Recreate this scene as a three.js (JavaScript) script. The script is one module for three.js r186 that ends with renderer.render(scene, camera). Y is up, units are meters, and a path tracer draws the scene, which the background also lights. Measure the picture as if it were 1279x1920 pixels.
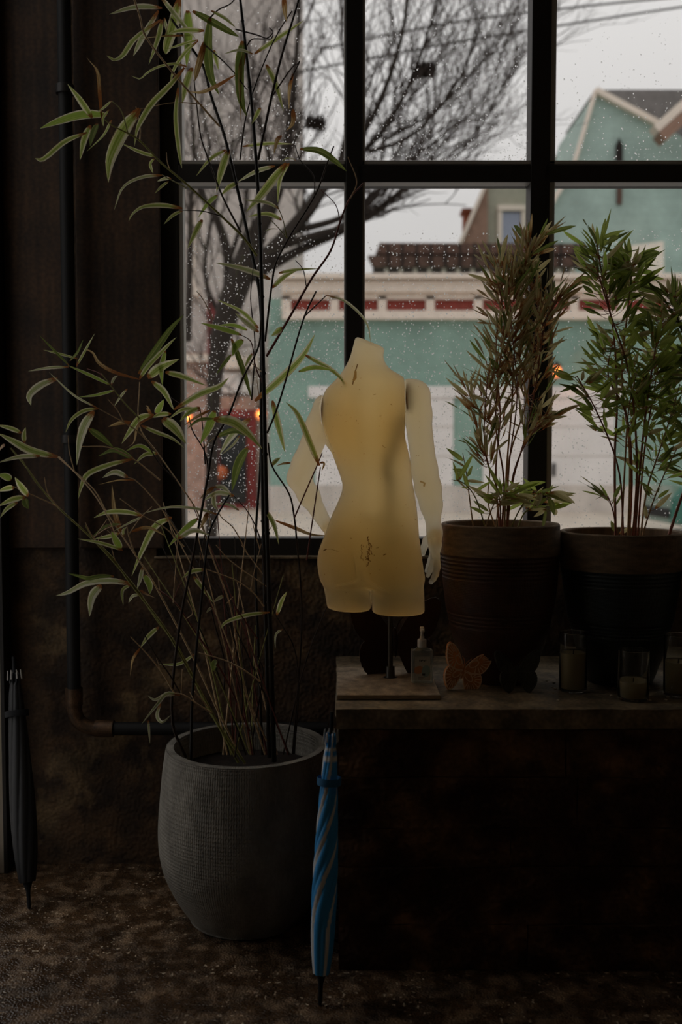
import * as THREE from 'three';
import { RoundedBoxGeometry } from 'three/addons/geometries/RoundedBoxGeometry.js';
import { mergeGeometries, toCreasedNormals } from 'three/addons/utils/BufferGeometryUtils.js';
import { ImprovedNoise } from 'three/addons/math/ImprovedNoise.js';

// ---------------------------------------------------------------- camera, sky, exposure
const W = 1279, H = 1920, FPX = 1820, EYE = 1.3, PITCH = THREE.MathUtils.degToRad(3.1);
const scene = new THREE.Scene();
const camera = new THREE.PerspectiveCamera(THREE.MathUtils.radToDeg(2 * Math.atan(H / 2 / FPX)), W / H, 0.05, 200);
camera.position.set(0, EYE, 0);
camera.rotation.set(-PITCH, 0, 0);
camera.focus = 2.72;
camera.userData.fStop = 2.2;
const renderer = new THREE.WebGLRenderer({ antialias: true });
renderer.toneMapping = THREE.LinearToneMapping;
renderer.toneMappingExposure = 1.2;
renderer.shadowMap.enabled = true;
// an even overcast sky: the brightness rises towards the zenith as it does under cloud
{
  const w = 512, h = 256, data = new Float32Array(w * h * 4), n = new ImprovedNoise();
  for (let j = 0; j < h; j++) {
    const up = ((j + 0.5) / h - 0.5) * Math.PI, s = Math.sin(up);
    for (let i = 0; i < w; i++) {
      const a = (i + 0.5) / w * 2 * Math.PI, x = Math.cos(a) * Math.cos(up), z = Math.sin(a) * Math.cos(up);
      const c = 1 + 0.07 * n.noise(x * 3, s * 7, z * 3) + 0.035 * n.noise(x * 8, s * 18, z * 8);
      const L = s > 0 ? 0.37 * (1 + 2.0 * s) * c : 0.25;
      data.set([L * 1.0, L * 0.975, L * 0.955, 1], (j * w + i) * 4);
    }
  }
  const t = new THREE.DataTexture(data, w, h, THREE.RGBAFormat, THREE.FloatType);
  t.mapping = THREE.EquirectangularReflectionMapping; t.magFilter = THREE.LinearFilter; t.minFilter = THREE.LinearFilter; t.needsUpdate = true;
  scene.background = t; scene.environment = t;
}

// ---------------------------------------------------------------- helpers
let seed = 12345;
const rnd = () => { seed = (seed * 1664525 + 1013904223) >>> 0; return seed / 4294967296; };
const rr = (a, b) => a + (b - a) * rnd();
const V = (x, y, z) => new THREE.Vector3(x, y, z);
const cP = Math.cos(PITCH), sP = Math.sin(PITCH);
// the point seen at a pixel of the photograph, d metres in front of the camera
function at(px, py, d) {
  const u = (px - 639.5) / FPX, v = -(py - 960) / FPX, t = d / (v * sP + cP);
  return V(u * t, EYE + (v * cP - sP) * t, -d);
}
// how far away a point of height h is that shows at picture row py
const far = (py, h) => (EYE - h) / Math.tan(PITCH + Math.atan((py - 960) / FPX));
const mpp = (d) => d / FPX;                       // metres per pixel at a distance
const used = {};
function numbered(n) { const k = used[n] = (used[n] ?? -1) + 1; return k ? n + '_' + String(k).padStart(3, '0') : n; }
function shadow(o) { o.castShadow = o.receiveShadow = true; return o; }
function tag(o, label, category, group) { o.userData.label = label; o.userData.category = category; if (group) o.userData.group = group; return o; }
function thing(name, label, category, p, group) {
  const o = new THREE.Group(); o.name = numbered(name); if (p) o.position.copy(p); scene.add(o);
  return tag(o, label, category, group);
}
function structure(name, geo, m) {
  const o = geo ? new THREE.Mesh(geo, m) : new THREE.Group(); o.name = numbered(name); o.userData.kind = 'structure'; scene.add(o); return shadow(o);
}
const counts = new WeakMap();
function partName(parent, n) {
  if (!counts.has(parent)) counts.set(parent, {});
  const c = counts.get(parent), k = c[n] = (c[n] ?? -1) + 1;
  return k ? n + '_' + String(k).padStart(3, '0') : n;
}
// geo is in world coordinates; it is moved into the thing's own axes
function part(name, geo, m, parent, local) {
  if (!local) { parent.updateWorldMatrix(true, false); geo.applyMatrix4(parent.matrixWorld.clone().invert()); }
  const o = shadow(new THREE.Mesh(geo, m)); o.name = partName(parent, name); parent.add(o); return o;
}
const box = (x0, y0, z0, x1, y1, z1) => {
  const g = new THREE.BoxGeometry(Math.abs(x1 - x0), Math.abs(y1 - y0), Math.abs(z1 - z0));
  g.translate((x0 + x1) / 2, (y0 + y1) / 2, (z0 + z1) / 2); return g;
};
const rbox = (x0, y0, z0, x1, y1, z1, r = 0.004) => {
  const g = new RoundedBoxGeometry(Math.abs(x1 - x0), Math.abs(y1 - y0), Math.abs(z1 - z0), 2, r);
  g.translate((x0 + x1) / 2, (y0 + y1) / 2, (z0 + z1) / 2); return g;
};
// a box whose front face shows at those pixels, d away, and that reaches depth metres back
const pbox = (x0, y0, x1, y1, d, depth) => { const ym = cl((y0 + y1) / 2, 200, 1200), a = at(x0, y1, d), b = at(x1, y0, d); a.x = at(x0, ym, d).x; b.x = at(x1, ym, d).x; return box(a.x, a.y, -d - depth, b.x, b.y, -d); };
// box uv in metres
function metric(g, s = 1) {
  g = g.index ? g.toNonIndexed() : g; g.computeVertexNormals();
  const p = g.attributes.position, n = g.attributes.normal, uv = new Float32Array(p.count * 2);
  for (let i = 0; i < p.count; i++) {
    const x = Math.abs(n.getX(i)), y = Math.abs(n.getY(i)), z = Math.abs(n.getZ(i));
    uv[i * 2] = (x > y && x > z ? p.getZ(i) : p.getX(i)) * s; uv[i * 2 + 1] = (y > x && y > z ? p.getZ(i) : p.getY(i)) * s;
  }
  g.setAttribute('uv', new THREE.BufferAttribute(uv, 2)); return g;
}
const merged = (list) => mergeGeometries(list.map((g) => { const k = g.index ? g.toNonIndexed() : g; for (const a of Object.keys(k.attributes)) if (!['position', 'normal', 'uv'].includes(a)) k.deleteAttribute(a); return k; }));
// a tube through points, radius changing along it
function tube(pts, radii, sides = 8, segs = 0, capped = true) {
  const curve = pts.length > 2 ? new THREE.CatmullRomCurve3(pts, false, 'centripetal') : new THREE.LineCurve3(pts[0], pts[1]);
  const n = segs || Math.max(2, (pts.length - 1) * 4), pos = [], nor = [], uv = [], idx = [];
  let side = null, len = 0, prev = null;
  for (let i = 0; i <= n; i++) {
    const t = i / n, p = curve.getPoint(t), d = curve.getTangent(t);
    if (!side) { side = Math.abs(d.y) < 0.9 ? V(0, 1, 0) : V(1, 0, 0); side.cross(d).normalize(); }
    side.addScaledVector(d, -side.dot(d)).normalize();
    const other = d.clone().cross(side).normalize();
    const f = t * (radii.length - 1), k = Math.min(radii.length - 2, Math.floor(f)), r = radii.length === 1 ? radii[0] : radii[k] + (radii[k + 1] - radii[k]) * (f - k);
    if (prev) len += p.distanceTo(prev); prev = p;
    for (let j = 0; j <= sides; j++) {
      const a = j / sides * Math.PI * 2, q = side.clone().multiplyScalar(Math.cos(a)).addScaledVector(other, Math.sin(a));
      nor.push(q.x, q.y, q.z); pos.push(p.x + q.x * r, p.y + q.y * r, p.z + q.z * r); uv.push(j / sides, len * 4);
    }
  }
  for (let i = 0; i < n; i++) for (let j = 0; j < sides; j++) { const a = i * (sides + 1) + j, b = a + sides + 1; idx.push(a, a + 1, b, b, a + 1, b + 1); }
  if (capped) for (const e of [0, n]) {
    const c = pos.length / 3, p = curve.getPoint(e / n), d = curve.getTangent(e / n).multiplyScalar(e ? 1 : -1);
    pos.push(p.x, p.y, p.z); nor.push(d.x, d.y, d.z); uv.push(0.5, 0);
    for (let j = 0; j < sides; j++) { const a = e * (sides + 1) + j; e ? idx.push(c, a, a + 1) : idx.push(c, a + 1, a); }
  }
  const g = new THREE.BufferGeometry();
  g.setAttribute('position', new THREE.Float32BufferAttribute(pos, 3)); g.setAttribute('normal', new THREE.Float32BufferAttribute(nor, 3)); g.setAttribute('uv', new THREE.Float32BufferAttribute(uv, 2));
  g.setIndex(idx); return g;
}
const lathe = (prof, seg = 64) => new THREE.LatheGeometry(prof.map(([r, y]) => new THREE.Vector2(r, y)), seg);
function bar(a, b, w, h) {   // a beam from a to b
  const d = b.clone().sub(a), g = new THREE.BoxGeometry(d.length(), h, w);
  const m = new THREE.Matrix4().makeBasis(d.clone().normalize(), V(0, 0, 1).cross(d).normalize(), V(0, 0, 1)); m.setPosition(a.clone().add(b).multiplyScalar(0.5));
  return g.applyMatrix4(m);
}
function prism(pts, d, depth) {   // an outline given in pixels, at a distance, with thickness
  const p = pts.map(([x, y]) => at(x, y, d)), s = new THREE.Shape(p.map((q) => new THREE.Vector2(q.x, q.y)));
  const g = new THREE.ExtrudeGeometry(s, { depth, bevelEnabled: false }); g.translate(0, 0, -d - depth); return g;
}

// ---------------------------------------------------------------- textures
const noise = new ImprovedNoise();
// noise that repeats every 1 in u and v
function tn(u, v, f, z = 0) {
  f = Math.max(1, Math.round(f)); const s = Math.floor(z * 13.7) + 1;
  const h = (i, j, x, y) => { let n = (((i % f) + f) % f) * 374761393 + (((j % f) + f) % f) * 668265263 + s * 974634777; n = Math.imul(n ^ (n >>> 13), 1274126177); n = (n ^ (n >>> 16)) & 255; const a = n / 256 * Math.PI * 2; return Math.cos(a) * x + Math.sin(a) * y; };
  const X = u * f, Y = v * f, i = Math.floor(X), j = Math.floor(Y), x = X - i, y = Y - j, q = (t) => t * t * t * (t * (t * 6 - 15) + 10), p = q(x), r = q(y);
  const l = h(i, j, x, y), m = h(i + 1, j, x - 1, y), n = h(i, j + 1, x, y - 1), o = h(i + 1, j + 1, x - 1, y - 1);
  return 1.4 * (l + (m - l) * p + (n + (o - n) * p - l - (m - l) * p) * r);
}
function fbm(u, v, f, o, z = 0) { let s = 0, a = 1, t = 0; for (let i = 0; i < o; i++) { s += a * tn(u, v, f, z + i * 3.1); t += a; a *= 0.55; f *= 2.03; } return s / t; }
function dataTex(w, h, fn, srgb, rx = 1, ry = 1) {
  const data = new Uint8Array(w * h * 4);
  for (let j = 0; j < h; j++) for (let i = 0; i < w; i++) {
    const c = fn(i / w, j / h), k = (j * w + i) * 4;
    for (let q = 0; q < 3; q++) data[k + q] = Math.max(0, Math.min(255, (Array.isArray(c) ? c[q] : c) * 255)); data[k + 3] = 255;
  }
  const t = new THREE.DataTexture(data, w, h); t.wrapS = t.wrapT = THREE.RepeatWrapping; t.magFilter = THREE.LinearFilter; t.minFilter = THREE.LinearMipmapLinearFilter; t.generateMipmaps = true;
  if (srgb) t.colorSpace = THREE.SRGBColorSpace; t.repeat.set(rx, ry); t.needsUpdate = true; return t;
}
const mix = (a, b, t) => a.map((x, i) => x + (b[i] - x) * t);
const cl = (x, a = 0, b = 1) => Math.min(b, Math.max(a, x));
const ss = (a, b, x) => { const t = cl((x - a) / (b - a)); return t * t * (3 - 2 * t); };
const std = (o) => new THREE.MeshStandardMaterial(o);
const phys = (o) => new THREE.MeshPhysicalMaterial(o);

const plasterTex = dataTex(1024, 1024, (u, v) => {
  const big = fbm(u, v, 4, 5), mid = fbm(u, v, 14, 4, 7), fine = tn(u, v, 160, 3), patch = ss(-0.15, 0.25, fbm(u, v, 8, 6, 21)), bare = ss(0.1, 0.3, fbm(u, v, 5, 5, 40));
  let c = mix([0.30, 0.225, 0.15], [0.20, 0.15, 0.105], patch); c = mix(c, [0.44, 0.36, 0.25], bare * 0.8);
  const k = 1 + 0.35 * big + 0.5 * mid + 0.16 * fine; return c.map((x) => cl(x * k));
}, true, 0.8, 0.8);
const plasterBump = dataTex(512, 512, (u, v) => cl(0.5 + 0.5 * fbm(u, v, 9, 5) + 0.12 * tn(u, v, 110, 3)), false, 0.8, 0.8);
const boardTex = dataTex(512, 512, (u, v) => { const g = fbm(u, v, 5, 3), st = noise.noise(u * 60, v * 3, 4) * 0.3, k = 1 + 0.5 * g + st + 0.2 * tn(u, v, 90); return [0.26 * k, 0.185 * k, 0.12 * k].map((x) => cl(x)); }, true, 1, 1);
const masonryTex = dataTex(1024, 1024, (u, v) => {
  const a = fbm(u, v, 6, 5), b = fbm(u, v, 16, 4, 9), bare = ss(-0.2, 0.4, fbm(u, v, 7, 6, 33));
  let c = mix([0.25, 0.165, 0.115], [0.48, 0.35, 0.235], bare); const k = 1 + 0.4 * a + 0.5 * b; return c.map((x) => cl(x * k));
}, true, 0.9, 0.9);
const floorTex = dataTex(1024, 1024, (u, v) => {
  const a = fbm(u, v, 6, 5), b = fbm(u, v, 30, 4, 5), f = tn(u, v, 220, 8), worn = ss(-0.15, 0.4, fbm(u, v, 18, 5, 61));
  let c = mix([0.31, 0.235, 0.165], [0.58, 0.48, 0.37], worn * 0.75); const chip = ss(0.42, 0.55, tn(u, v, 90, 77)) * ss(-0.1, 0.25, fbm(u, v, 9, 3, 90)); c = mix(c, [0.86, 0.79, 0.69], chip * 0.9);
  const k = 1 + 0.5 * a + 0.35 * b + 0.15 * f; return c.map((x) => cl(x * k));
}, true, 1, 1);
const floorBump = dataTex(1024, 1024, (u, v) => cl(0.5 + 0.35 * fbm(u, v, 20, 5, 2) + 0.25 * tn(u, v, 180, 8)), false, 1, 1);
const floorRough = dataTex(512, 512, (u, v) => { const w = ss(-0.1, 0.15, fbm(u, v, 18, 5, 61)); return [0, 0.24 + 0.3 * w + 0.12 * tn(u, v, 60), 0]; }, false, 1, 1);
const linenBump = dataTex(256, 256, (u, v) => cl(0.5 + 0.28 * Math.sin(v * Math.PI * 2 * 16) * (0.6 + 0.6 * tn(u, v, 20)) + 0.14 * Math.sin(u * Math.PI * 2 * 16) + 0.25 * tn(u, v, 46, 5)), false, 14, 5);
const mottled = (base, amp, f, rx = 1, ry = 1, z = 0) => dataTex(256, 256, (u, v) => { const k = 1 + amp * (fbm(u, v, f, 4, z) * 1.4 + 0.35 * tn(u, v, f * 8, z)); return base.map((x) => cl(x * k)); }, true, rx, ry);
const sidingBump = dataTex(64, 64, (u, v) => v, false, 0.5, 4);
const brickBump = dataTex(256, 256, (u, v) => { const row = Math.floor(v * 8), m = (v * 8) % 1, q = (u * 4 + (row % 2) * 0.5) % 1; return m < 0.12 || q < 0.05 ? 0.2 : 0.7 + 0.2 * tn(u, v, 30); }, false, 1, 1.6);
const canvas = (w, h, draw) => { const c = document.createElement('canvas'); c.width = w; c.height = h; draw(c.getContext('2d'), w, h); const t = new THREE.CanvasTexture(c); t.colorSpace = THREE.SRGBColorSpace; return t; };

// ---------------------------------------------------------------- materials
const M = {
  plaster: std({ map: plasterTex, bumpMap: plasterBump, bumpScale: 0.012, roughness: 0.85 }),
  board: std({ map: boardTex, roughness: 0.7, bumpMap: plasterBump, bumpScale: 0.003 }),
  ceiling: std({ color: 0xb5a794, roughness: 0.95 }),
  dark: std({ color: 0xc4b6a2, roughness: 0.95 }),
  floor: std({ map: floorTex, bumpMap: floorBump, bumpScale: 0.006, roughnessMap: floorRough, roughness: 1 }),
  steel: std({ color: 0x25211e, roughness: 0.5 }),
  bead: std({ color: 0xb8b4ae, roughness: 0.4, metalness: 0.2 }),
  glass: phys({ color: 0xffffff, transmission: 1, thickness: 0, roughness: 0, ior: 1.45 }),
  water: phys({ color: 0xffffff, transmission: 1, thickness: 0.002, roughness: 0, ior: 1.33 }),
  masonry: std({ map: masonryTex, bumpMap: plasterBump, bumpScale: 0.02, roughness: 0.9 }),
  slab: std({ map: mottled([0.50, 0.44, 0.35], 0.5, 8, 1.6, 1.6, 5), bumpMap: plasterBump, bumpScale: 0.008, roughness: 0.62 }),
  blackPipe: std({ color: 0x0b0a09, roughness: 0.7 }),
  brass: std({ map: mottled([0.36, 0.27, 0.19], 0.5, 6), roughness: 0.5, metalness: 0.4 }),
};
// ---------------------------------------------------------------- the room
const ZW = -3.06, WALL = 0.26, XL = -1.06, XR = 2.3, ZB = 2.2, CEIL = 5.4;
{
  const f = metric(box(XL - 0.2, -0.12, ZW - WALL, XR + 0.2, 0, ZB + 0.2)); structure('floor', f, M.floor);
  structure('ceiling', box(XL - 0.2, CEIL, ZW - WALL, XR + 0.2, CEIL + 0.15, ZB + 0.2), M.ceiling);
  const o0 = at(293, 1045, 3.06), o1 = at(1740, -1085, 3.06).setX(at(1740, 650, 3.06).x), z0 = ZW - WALL, z1 = ZW;
  structure('wall_back', metric(merged([
    box(XL - 0.2, 0, z0, o0.x, CEIL, z1), box(o1.x, 0, z0, XR + 0.2, CEIL, z1), box(o0.x, 0, z0, o1.x, o0.y, z1), box(o0.x, o1.y, z0, o1.x, CEIL, z1)])), M.plaster);
  structure('wall_right', metric(box(XR, 0, ZW, XR + 0.2, CEIL, ZB)), M.dark);
  structure('wall_front', metric(box(XL - 0.2, 0, ZB, XR + 0.2, CEIL, ZB + 0.2)), M.dark);
  const dz0 = -2.99, dz1 = -2.22, dy = 4.2;   // the glazed door that lights the floor from the side
  structure('wall_left', metric(merged([box(XL - 0.2, 0, dz1, XL, CEIL, ZB), box(XL - 0.2, 0, ZW, XL, CEIL, dz0), box(XL - 0.2, dy, dz0, XL, CEIL, dz1)])), M.dark);
  const door = structure('door_1'), x0 = XL - 0.1, x1 = XL - 0.05;
  part('door_frame', merged([rbox(x0, 0, dz0, x1, dy, dz0 + 0.05), rbox(x0, 0, dz1 - 0.05, x1, dy, dz1), rbox(x0, dy - 0.06, dz0, x1, dy, dz1), rbox(x0, 0, dz0, x1, 0.1, dz1)]), M.steel, door);
  part('pane', box(x0 + 0.02, 0.1, dz0 + 0.05, x0 + 0.026, dy - 0.06, dz1 - 0.05), M.glass, door);
  part('handle', tube([V(x1 + 0.03, 0.9, dz1 - 0.1), V(x1 + 0.03, 1.2, dz1 - 0.1)], [0.01]), M.bead, door);
  structure('trim_2', rbox(XL, 0, ZW, XL + 0.013, CEIL, dz0 + 0.005, 0.002), M.steel);
  // the boards beside the window
  const wallPart = scene.getObjectByName('wall_back');
  for (const [a, b, t] of [[16, 104, 0.014], [150, 286, 0.018]]) {
    const p = at(a, 1040, 3.04), q = at(b, -900, 3.04); part('plank', metric(rbox(p.x, p.y + 0.02, ZW, q.x, q.y, ZW + t, 0.003)), M.board, wallPart);
  }
  const s = at(290, 1050, 3.06);
  const ledge = structure('trim_1', metric(rbox(s.x, o0.y - 0.004, ZW - 0.1, o1.x, o0.y + 0.004, ZW + 0.008, 0.002)), M.slab);
  
}
// the window: black steel frame, grey beads, panes with rain on the outside
const window1 = structure('window_1');
const GLASS = 3.135;
{
  const dF = 3.085, dep = 0.08, cols = [[346, 648], [680, 992], [1028, 1338], [1374, 1690]], rows = [[350, 1008], [-350, 310], [-1050, -390]];
  const fr = (x0, y0, x1, y1, n = 'frame') => { const a = at(x0, y1, dF), b = at(x1, y0, dF); a.x = at(x0, 650, dF).x; b.x = at(x1, 650, dF).x; part(n, rbox(a.x, a.y, -dF - dep, b.x, b.y, -dF, 0.003), M.steel, window1); };
  fr(286, -1090, 337, 1047); fr(1690, -1090, 1745, 1047); fr(286, 1009, 1745, 1048); fr(286, -1090, 1745, -1050);
  for (const x of [648, 992, 1338]) fr(x, -1052, x + (x === 992 ? 36 : 32), 1011, 'mullion');
  for (const [a, b] of cols) { fr(a - 10, 309, b + 1, 341, 'transom'); fr(a - 10, -391, b + 1, -359, 'transom'); }
  for (let c = 0; c < cols.length; c++) for (let r = 0; r < rows.length; r++) {
    const [x0, x1] = cols[c], [y0, y1] = rows[r], a = at(x0 - 12, y1 + 6, GLASS), b = at(x1 + 4, y0 - 12, GLASS); a.x = at(x0 - 12, 650, GLASS).x; b.x = at(x1 + 4, 650, GLASS).x;
    const pane = part('pane', box(a.x, a.y, -GLASS - 0.004, b.x, b.y, -GLASS), M.glass, window1);
    // beads hold the glass, proud of it by a centimetre
    const t = 0.012, z0 = -GLASS, z1 = -GLASS + 0.046;
    part('bead', merged([rbox(a.x, a.y, z0, a.x + t * 2.2, b.y, z1, 0.002), rbox(b.x - t, a.y, z0, b.x, b.y, z1, 0.002), rbox(a.x, b.y - t * 1.6, z0, b.x, b.y, z1, 0.002), rbox(a.x, a.y, z0, b.x, a.y + t, z1, 0.002)]), M.bead, window1);
    // raindrops
    if (r === 2 || c === 3) continue;
    const dens = r ? (c < 2 ? 1300 : 500) : [3600, 2600, 1500, 900][c], g = new THREE.IcosahedronGeometry(1, 1), im = new THREE.InstancedMesh(g, M.water, dens), m = new THREE.Matrix4();
    for (let i = 0; i < dens; i++) {
      const k = rnd(), y = r ? y1 - 300 * Math.pow(rnd(), 2.6) : y0 + (y1 - y0) * (0.12 + 0.88 * (c < 2 ? Math.pow(rnd(), 0.8) : rnd()));
      const x = rr(x0 - 2, x1 + 2), p = at(x, y, GLASS + 0.005), s = 0.0010 + 0.0015 * k * k;
      m.makeScale(s * rr(0.85, 1.1), s * rr(0.9, 1.35), s * 0.7).setPosition(p); im.setMatrixAt(i, m);
    }
    im.name = 'raindrop'; im.userData.kind = 'stuff'; pane.add(im);
  }
}
// ---------------------------------------------------------------- outside
const E = {
  teal: std({ map: mottled([0.545, 0.665, 0.62], 0.10, 6, 0.15, 0.15), bumpMap: sidingBump, bumpScale: 0.03, roughness: 0.8 }),
  tealPale: std({ map: mottled([0.66, 0.745, 0.715], 0.10, 6, 0.2, 0.2, 3), bumpMap: sidingBump, bumpScale: 0.03, roughness: 0.8 }),
  grey: std({ map: mottled([0.78, 0.745, 0.72], 0.07, 5, 0.2, 0.2, 6), bumpMap: brickBump, bumpScale: 0.02, roughness: 0.85 }),
  cream: std({ map: mottled([0.93, 0.875, 0.82], 0.05, 5), roughness: 0.7 }),
  white: std({ map: mottled([0.90, 0.885, 0.875], 0.04, 5, 0.3, 0.3), roughness: 0.6 }),
  red: std({ map: mottled([0.55, 0.215, 0.17], 0.15, 6), roughness: 0.65 }),
  wine: std({ map: mottled([0.50, 0.17, 0.165], 0.15, 6), roughness: 0.6 }),
  plinth: std({ map: mottled([0.78, 0.75, 0.72], 0.1, 6, 0.3, 0.3), roughness: 0.85 }),
  pink: std({ map: mottled([0.66, 0.55, 0.50], 0.2, 7, 0.6, 0.6), roughness: 0.85 }),
  brown: std({ map: mottled([0.36, 0.265, 0.225], 0.3, 8, 1, 1), roughness: 0.85 }),
  brownDark: std({ color: 0x1f1714, roughness: 0.9 }),
  shingle: std({ map: mottled([0.60, 0.475, 0.41], 0.15, 9, 0.5, 0.5), roughness: 0.85 }),
  slate: std({ map: mottled([0.47, 0.455, 0.45], 0.1, 9, 0.5, 0.5), roughness: 0.8 }),
  sage: std({ map: mottled([0.66, 0.655, 0.59], 0.06, 5), bumpMap: sidingBump, bumpScale: 0.02, roughness: 0.8 }),
  brick: std({ map: mottled([0.58, 0.33, 0.23], 0.25, 8), bumpMap: brickBump, bumpScale: 0.02, roughness: 0.9 }),
  darkGlass: std({ color: 0x16191a, roughness: 0.08, metalness: 0.0 }),
  paleGlass: std({ color: 0x8f96a6, roughness: 0.1, metalness: 0.5 }),
  bark: std({ map: mottled([0.19, 0.16, 0.135], 0.4, 10, 2, 1), roughness: 0.95 }),
  twig: std({ color: 0x3a302a, roughness: 0.95 }),
  pavement: std({ map: mottled([0.72, 0.68, 0.63], 0.12, 6, 0.3, 0.3), roughness: 0.6 }),
  asphalt: std({ map: mottled([0.52, 0.51, 0.50], 0.2, 8, 0.5, 0.5), roughness: 0.5 }),
  carPaint: phys({ color: 0x1d6354, roughness: 0.35, clearcoat: 1, clearcoatRoughness: 0.05 }),
  rubber: std({ color: 0x17181a, roughness: 0.9 }),
  glow: std({ color: 0xd08858, emissive: 0xff8848, emissiveIntensity: 0.55, roughness: 0.5 }),
  iron: std({ color: 0x1c1b1a, roughness: 0.6, metalness: 0.4 }),
};
{
  structure('street', metric(merged([box(-40, -0.14, -15.6, 40, -0.08, -3.4), box(-40, -0.14, -3.4, -1.3, -0.08, 12)])), E.asphalt);
  structure('pavement', metric(box(-40, -0.14, -70, 40, 0.0, -15.5)), E.pavement);
  // the long green garage across the street
  const D = 24, b = thing('garage_building', 'long low green painted building with cream cornice, red frieze panels and white garage doors', 'building', at(900, 965, D));
  const P = (n, x0, y0, x1, y1, m, d = D, depth = 0.3) => part(n, metric(pbox(x0, y0, x1, y1, d, depth)), m, b);
  P('wall', 505, 560, 1800, 915, E.teal, D, 5); P('plinth', 505, 911, 1800, 972, E.plinth, D - 0.12, 0.3);
  P('lintel', 578, 724, 1175, 745, E.white, D - 0.1, 0.3);
  const doorA = P('garage_door', 592, 745, 850, 968, E.white, D - 0.06, 0.2), doorB = P('garage_door', 906, 745, 1152, 968, E.white, D - 0.06, 0.2);
  for (const [x0, x1] of [[592, 850], [906, 1152]]) for (let k = 1; k < 4; k++) { const y = 745 + k * 55; part('groove', pbox(x0, y - 1, x1, y + 1, D - 0.068, 0.01), E.plinth, x0 === 592 ? doorA : doorB); }
  for (const x of [1029, 1038]) part('handle', pbox(x, 868, x + 4, 893, D - 0.2, 0.1), E.iron, doorB);
  P('cornice_ledge', 522, 512, 1800, 521, E.cream, D - 0.45, 0.9); P('cornice_painted_shadow', 528, 521, 1800, 527, E.shingle, D - 0.1, 0.4);  // brown strip under the ledge paints in its shadow line
  P('cornice_band', 528, 526, 1800, 547, E.cream, D - 0.28, 0.6); P('frieze_rail', 528, 549, 1800, 561, E.cream, D - 0.14, 0.4); P('frieze_rail', 528, 582, 1800, 598, E.cream, D - 0.2, 0.4);
  for (let k = -1; k < 9; k++) { const x = 635 + k * 90; P('frieze_panel', x - 2, 559, x + 77, 584, E.red, D - 0.03, 0.2); P('stile', k < 0 ? 528 : x - 16, 555, x, 590, E.cream, D - 0.14, 0.3); }
  const lampAt = (px, py, d, label) => {
    const c = at(px, py, d), l = thing('wall_lantern', label, 'lamp', c);
    part('bracket', box(c.x - 0.05, c.y - 0.05, c.z - 0.3, c.x + 0.05, c.y + 0.05, c.z - 0.1), E.iron, l);
    part('cap', new THREE.ConeGeometry(0.16, 0.12, 10).translate(c.x, c.y + 0.2, c.z), E.iron, l);
    part('lamp_shade', new THREE.SphereGeometry(0.14, 16, 12).scale(1, 1.15, 1).translate(c.x, c.y, c.z), E.glow, l);
    const p = new THREE.PointLight(0xff9a5a, 0.45, 4); p.position.set(0, 0, 0.2); p.castShadow = true; l.add(p);
  };
  lampAt(1043, 697, D - 0.4, 'glowing orange wall lantern above the garage door with two dark handles');
  // low roof on top of the garage
  const R = 27, roof = thing('canopy_roof', 'dark brown tiled canopy roof standing on top of the green building', 'roof', at(880, 515, R));
  part('upper_slope', prism([[712, 455], [1100, 457], [1100, 476], [704, 476]], R, 3), E.brown, roof);
  part('beam', pbox(706, 475, 1100, 485, R + 0.1, 2.6), E.brownDark, roof);
  part('lower_slope', prism([[690, 479], [1100, 482], [1100, 500], [700, 500]], R - 0.4, 0.3), E.brown, roof);
  for (let k = 0; k < 14; k++) { const x = 722 + k * 27; part('post', pbox(x, 498, x + 6, 515, R - 0.2, 0.3), E.cream, roof); part('rafter', pbox(x + 4, 456, x + 8, 500, R - 0.48, 0.08), E.brownDark, roof); }
  // house with the dormer window
  const h = thing('dormer_house', 'beige gabled house with a brown shingled slope and one white framed window', 'house', at(930, 520, 33));
  part('gable_wall', prism([[912, 520], [912, 345], [1060, 345], [1060, 520]], 33, 4), E.sage, h);
  part('shingled_slope', prism([[915, 340], [862, 460], [862, 520], [914, 520]], 32.8, 2), E.shingle, h);
  part('rake_board', bar(at(914, 338, 32.7), at(860, 462, 32.7), 0.2, 0.12), E.cream, h);
  const w = part('window', merged([pbox(934, 386, 942, 458, 32.8, 0.2), pbox(978, 386, 986, 458, 32.8, 0.2), pbox(934, 384, 986, 394, 32.75, 0.25)]), E.cream, h); part('pane', pbox(942, 394, 978, 458, 32.95, 0.05), E.paleGlass, w);
  const ch = thing('chimney', 'small orange brick chimney behind the brown shingled slope', 'chimney', at(876, 440, 34));
  part('stack', metric(pbox(870, 396, 883, 470, 34, 0.5)), E.brick, ch); part('cap', pbox(867, 390, 886, 397, 33.9, 0.7), E.brick, ch);
  const c2 = thing('chimney', 'brick chimney tip beside the edge of the pale green gable', 'chimney', at(1042, 400, 35));
  part('stack', metric(pbox(1036, 297, 1047, 520, 35, 0.5)), E.brick, c2); part('cap', pbox(1034, 292, 1049, 298, 34.9, 0.7), E.brick, c2);
  // pale green gable
  const t = thing('gable_house', 'tall pale green house with steep gable, cream rake boards and grey roof', 'house', at(1180, 540, 30));
  part('wall', metric(prism([[1020, 560], [1020, 410], [1078, 304], [1118, 172], [1236, 234], [1420, 330], [1420, 560]], 30, 5)), E.tealPale, t);
  part('roof', prism([[1116, 168], [1420, 168], [1420, 330], [1236, 236]], 30.3, 4), E.slate, t);
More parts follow.
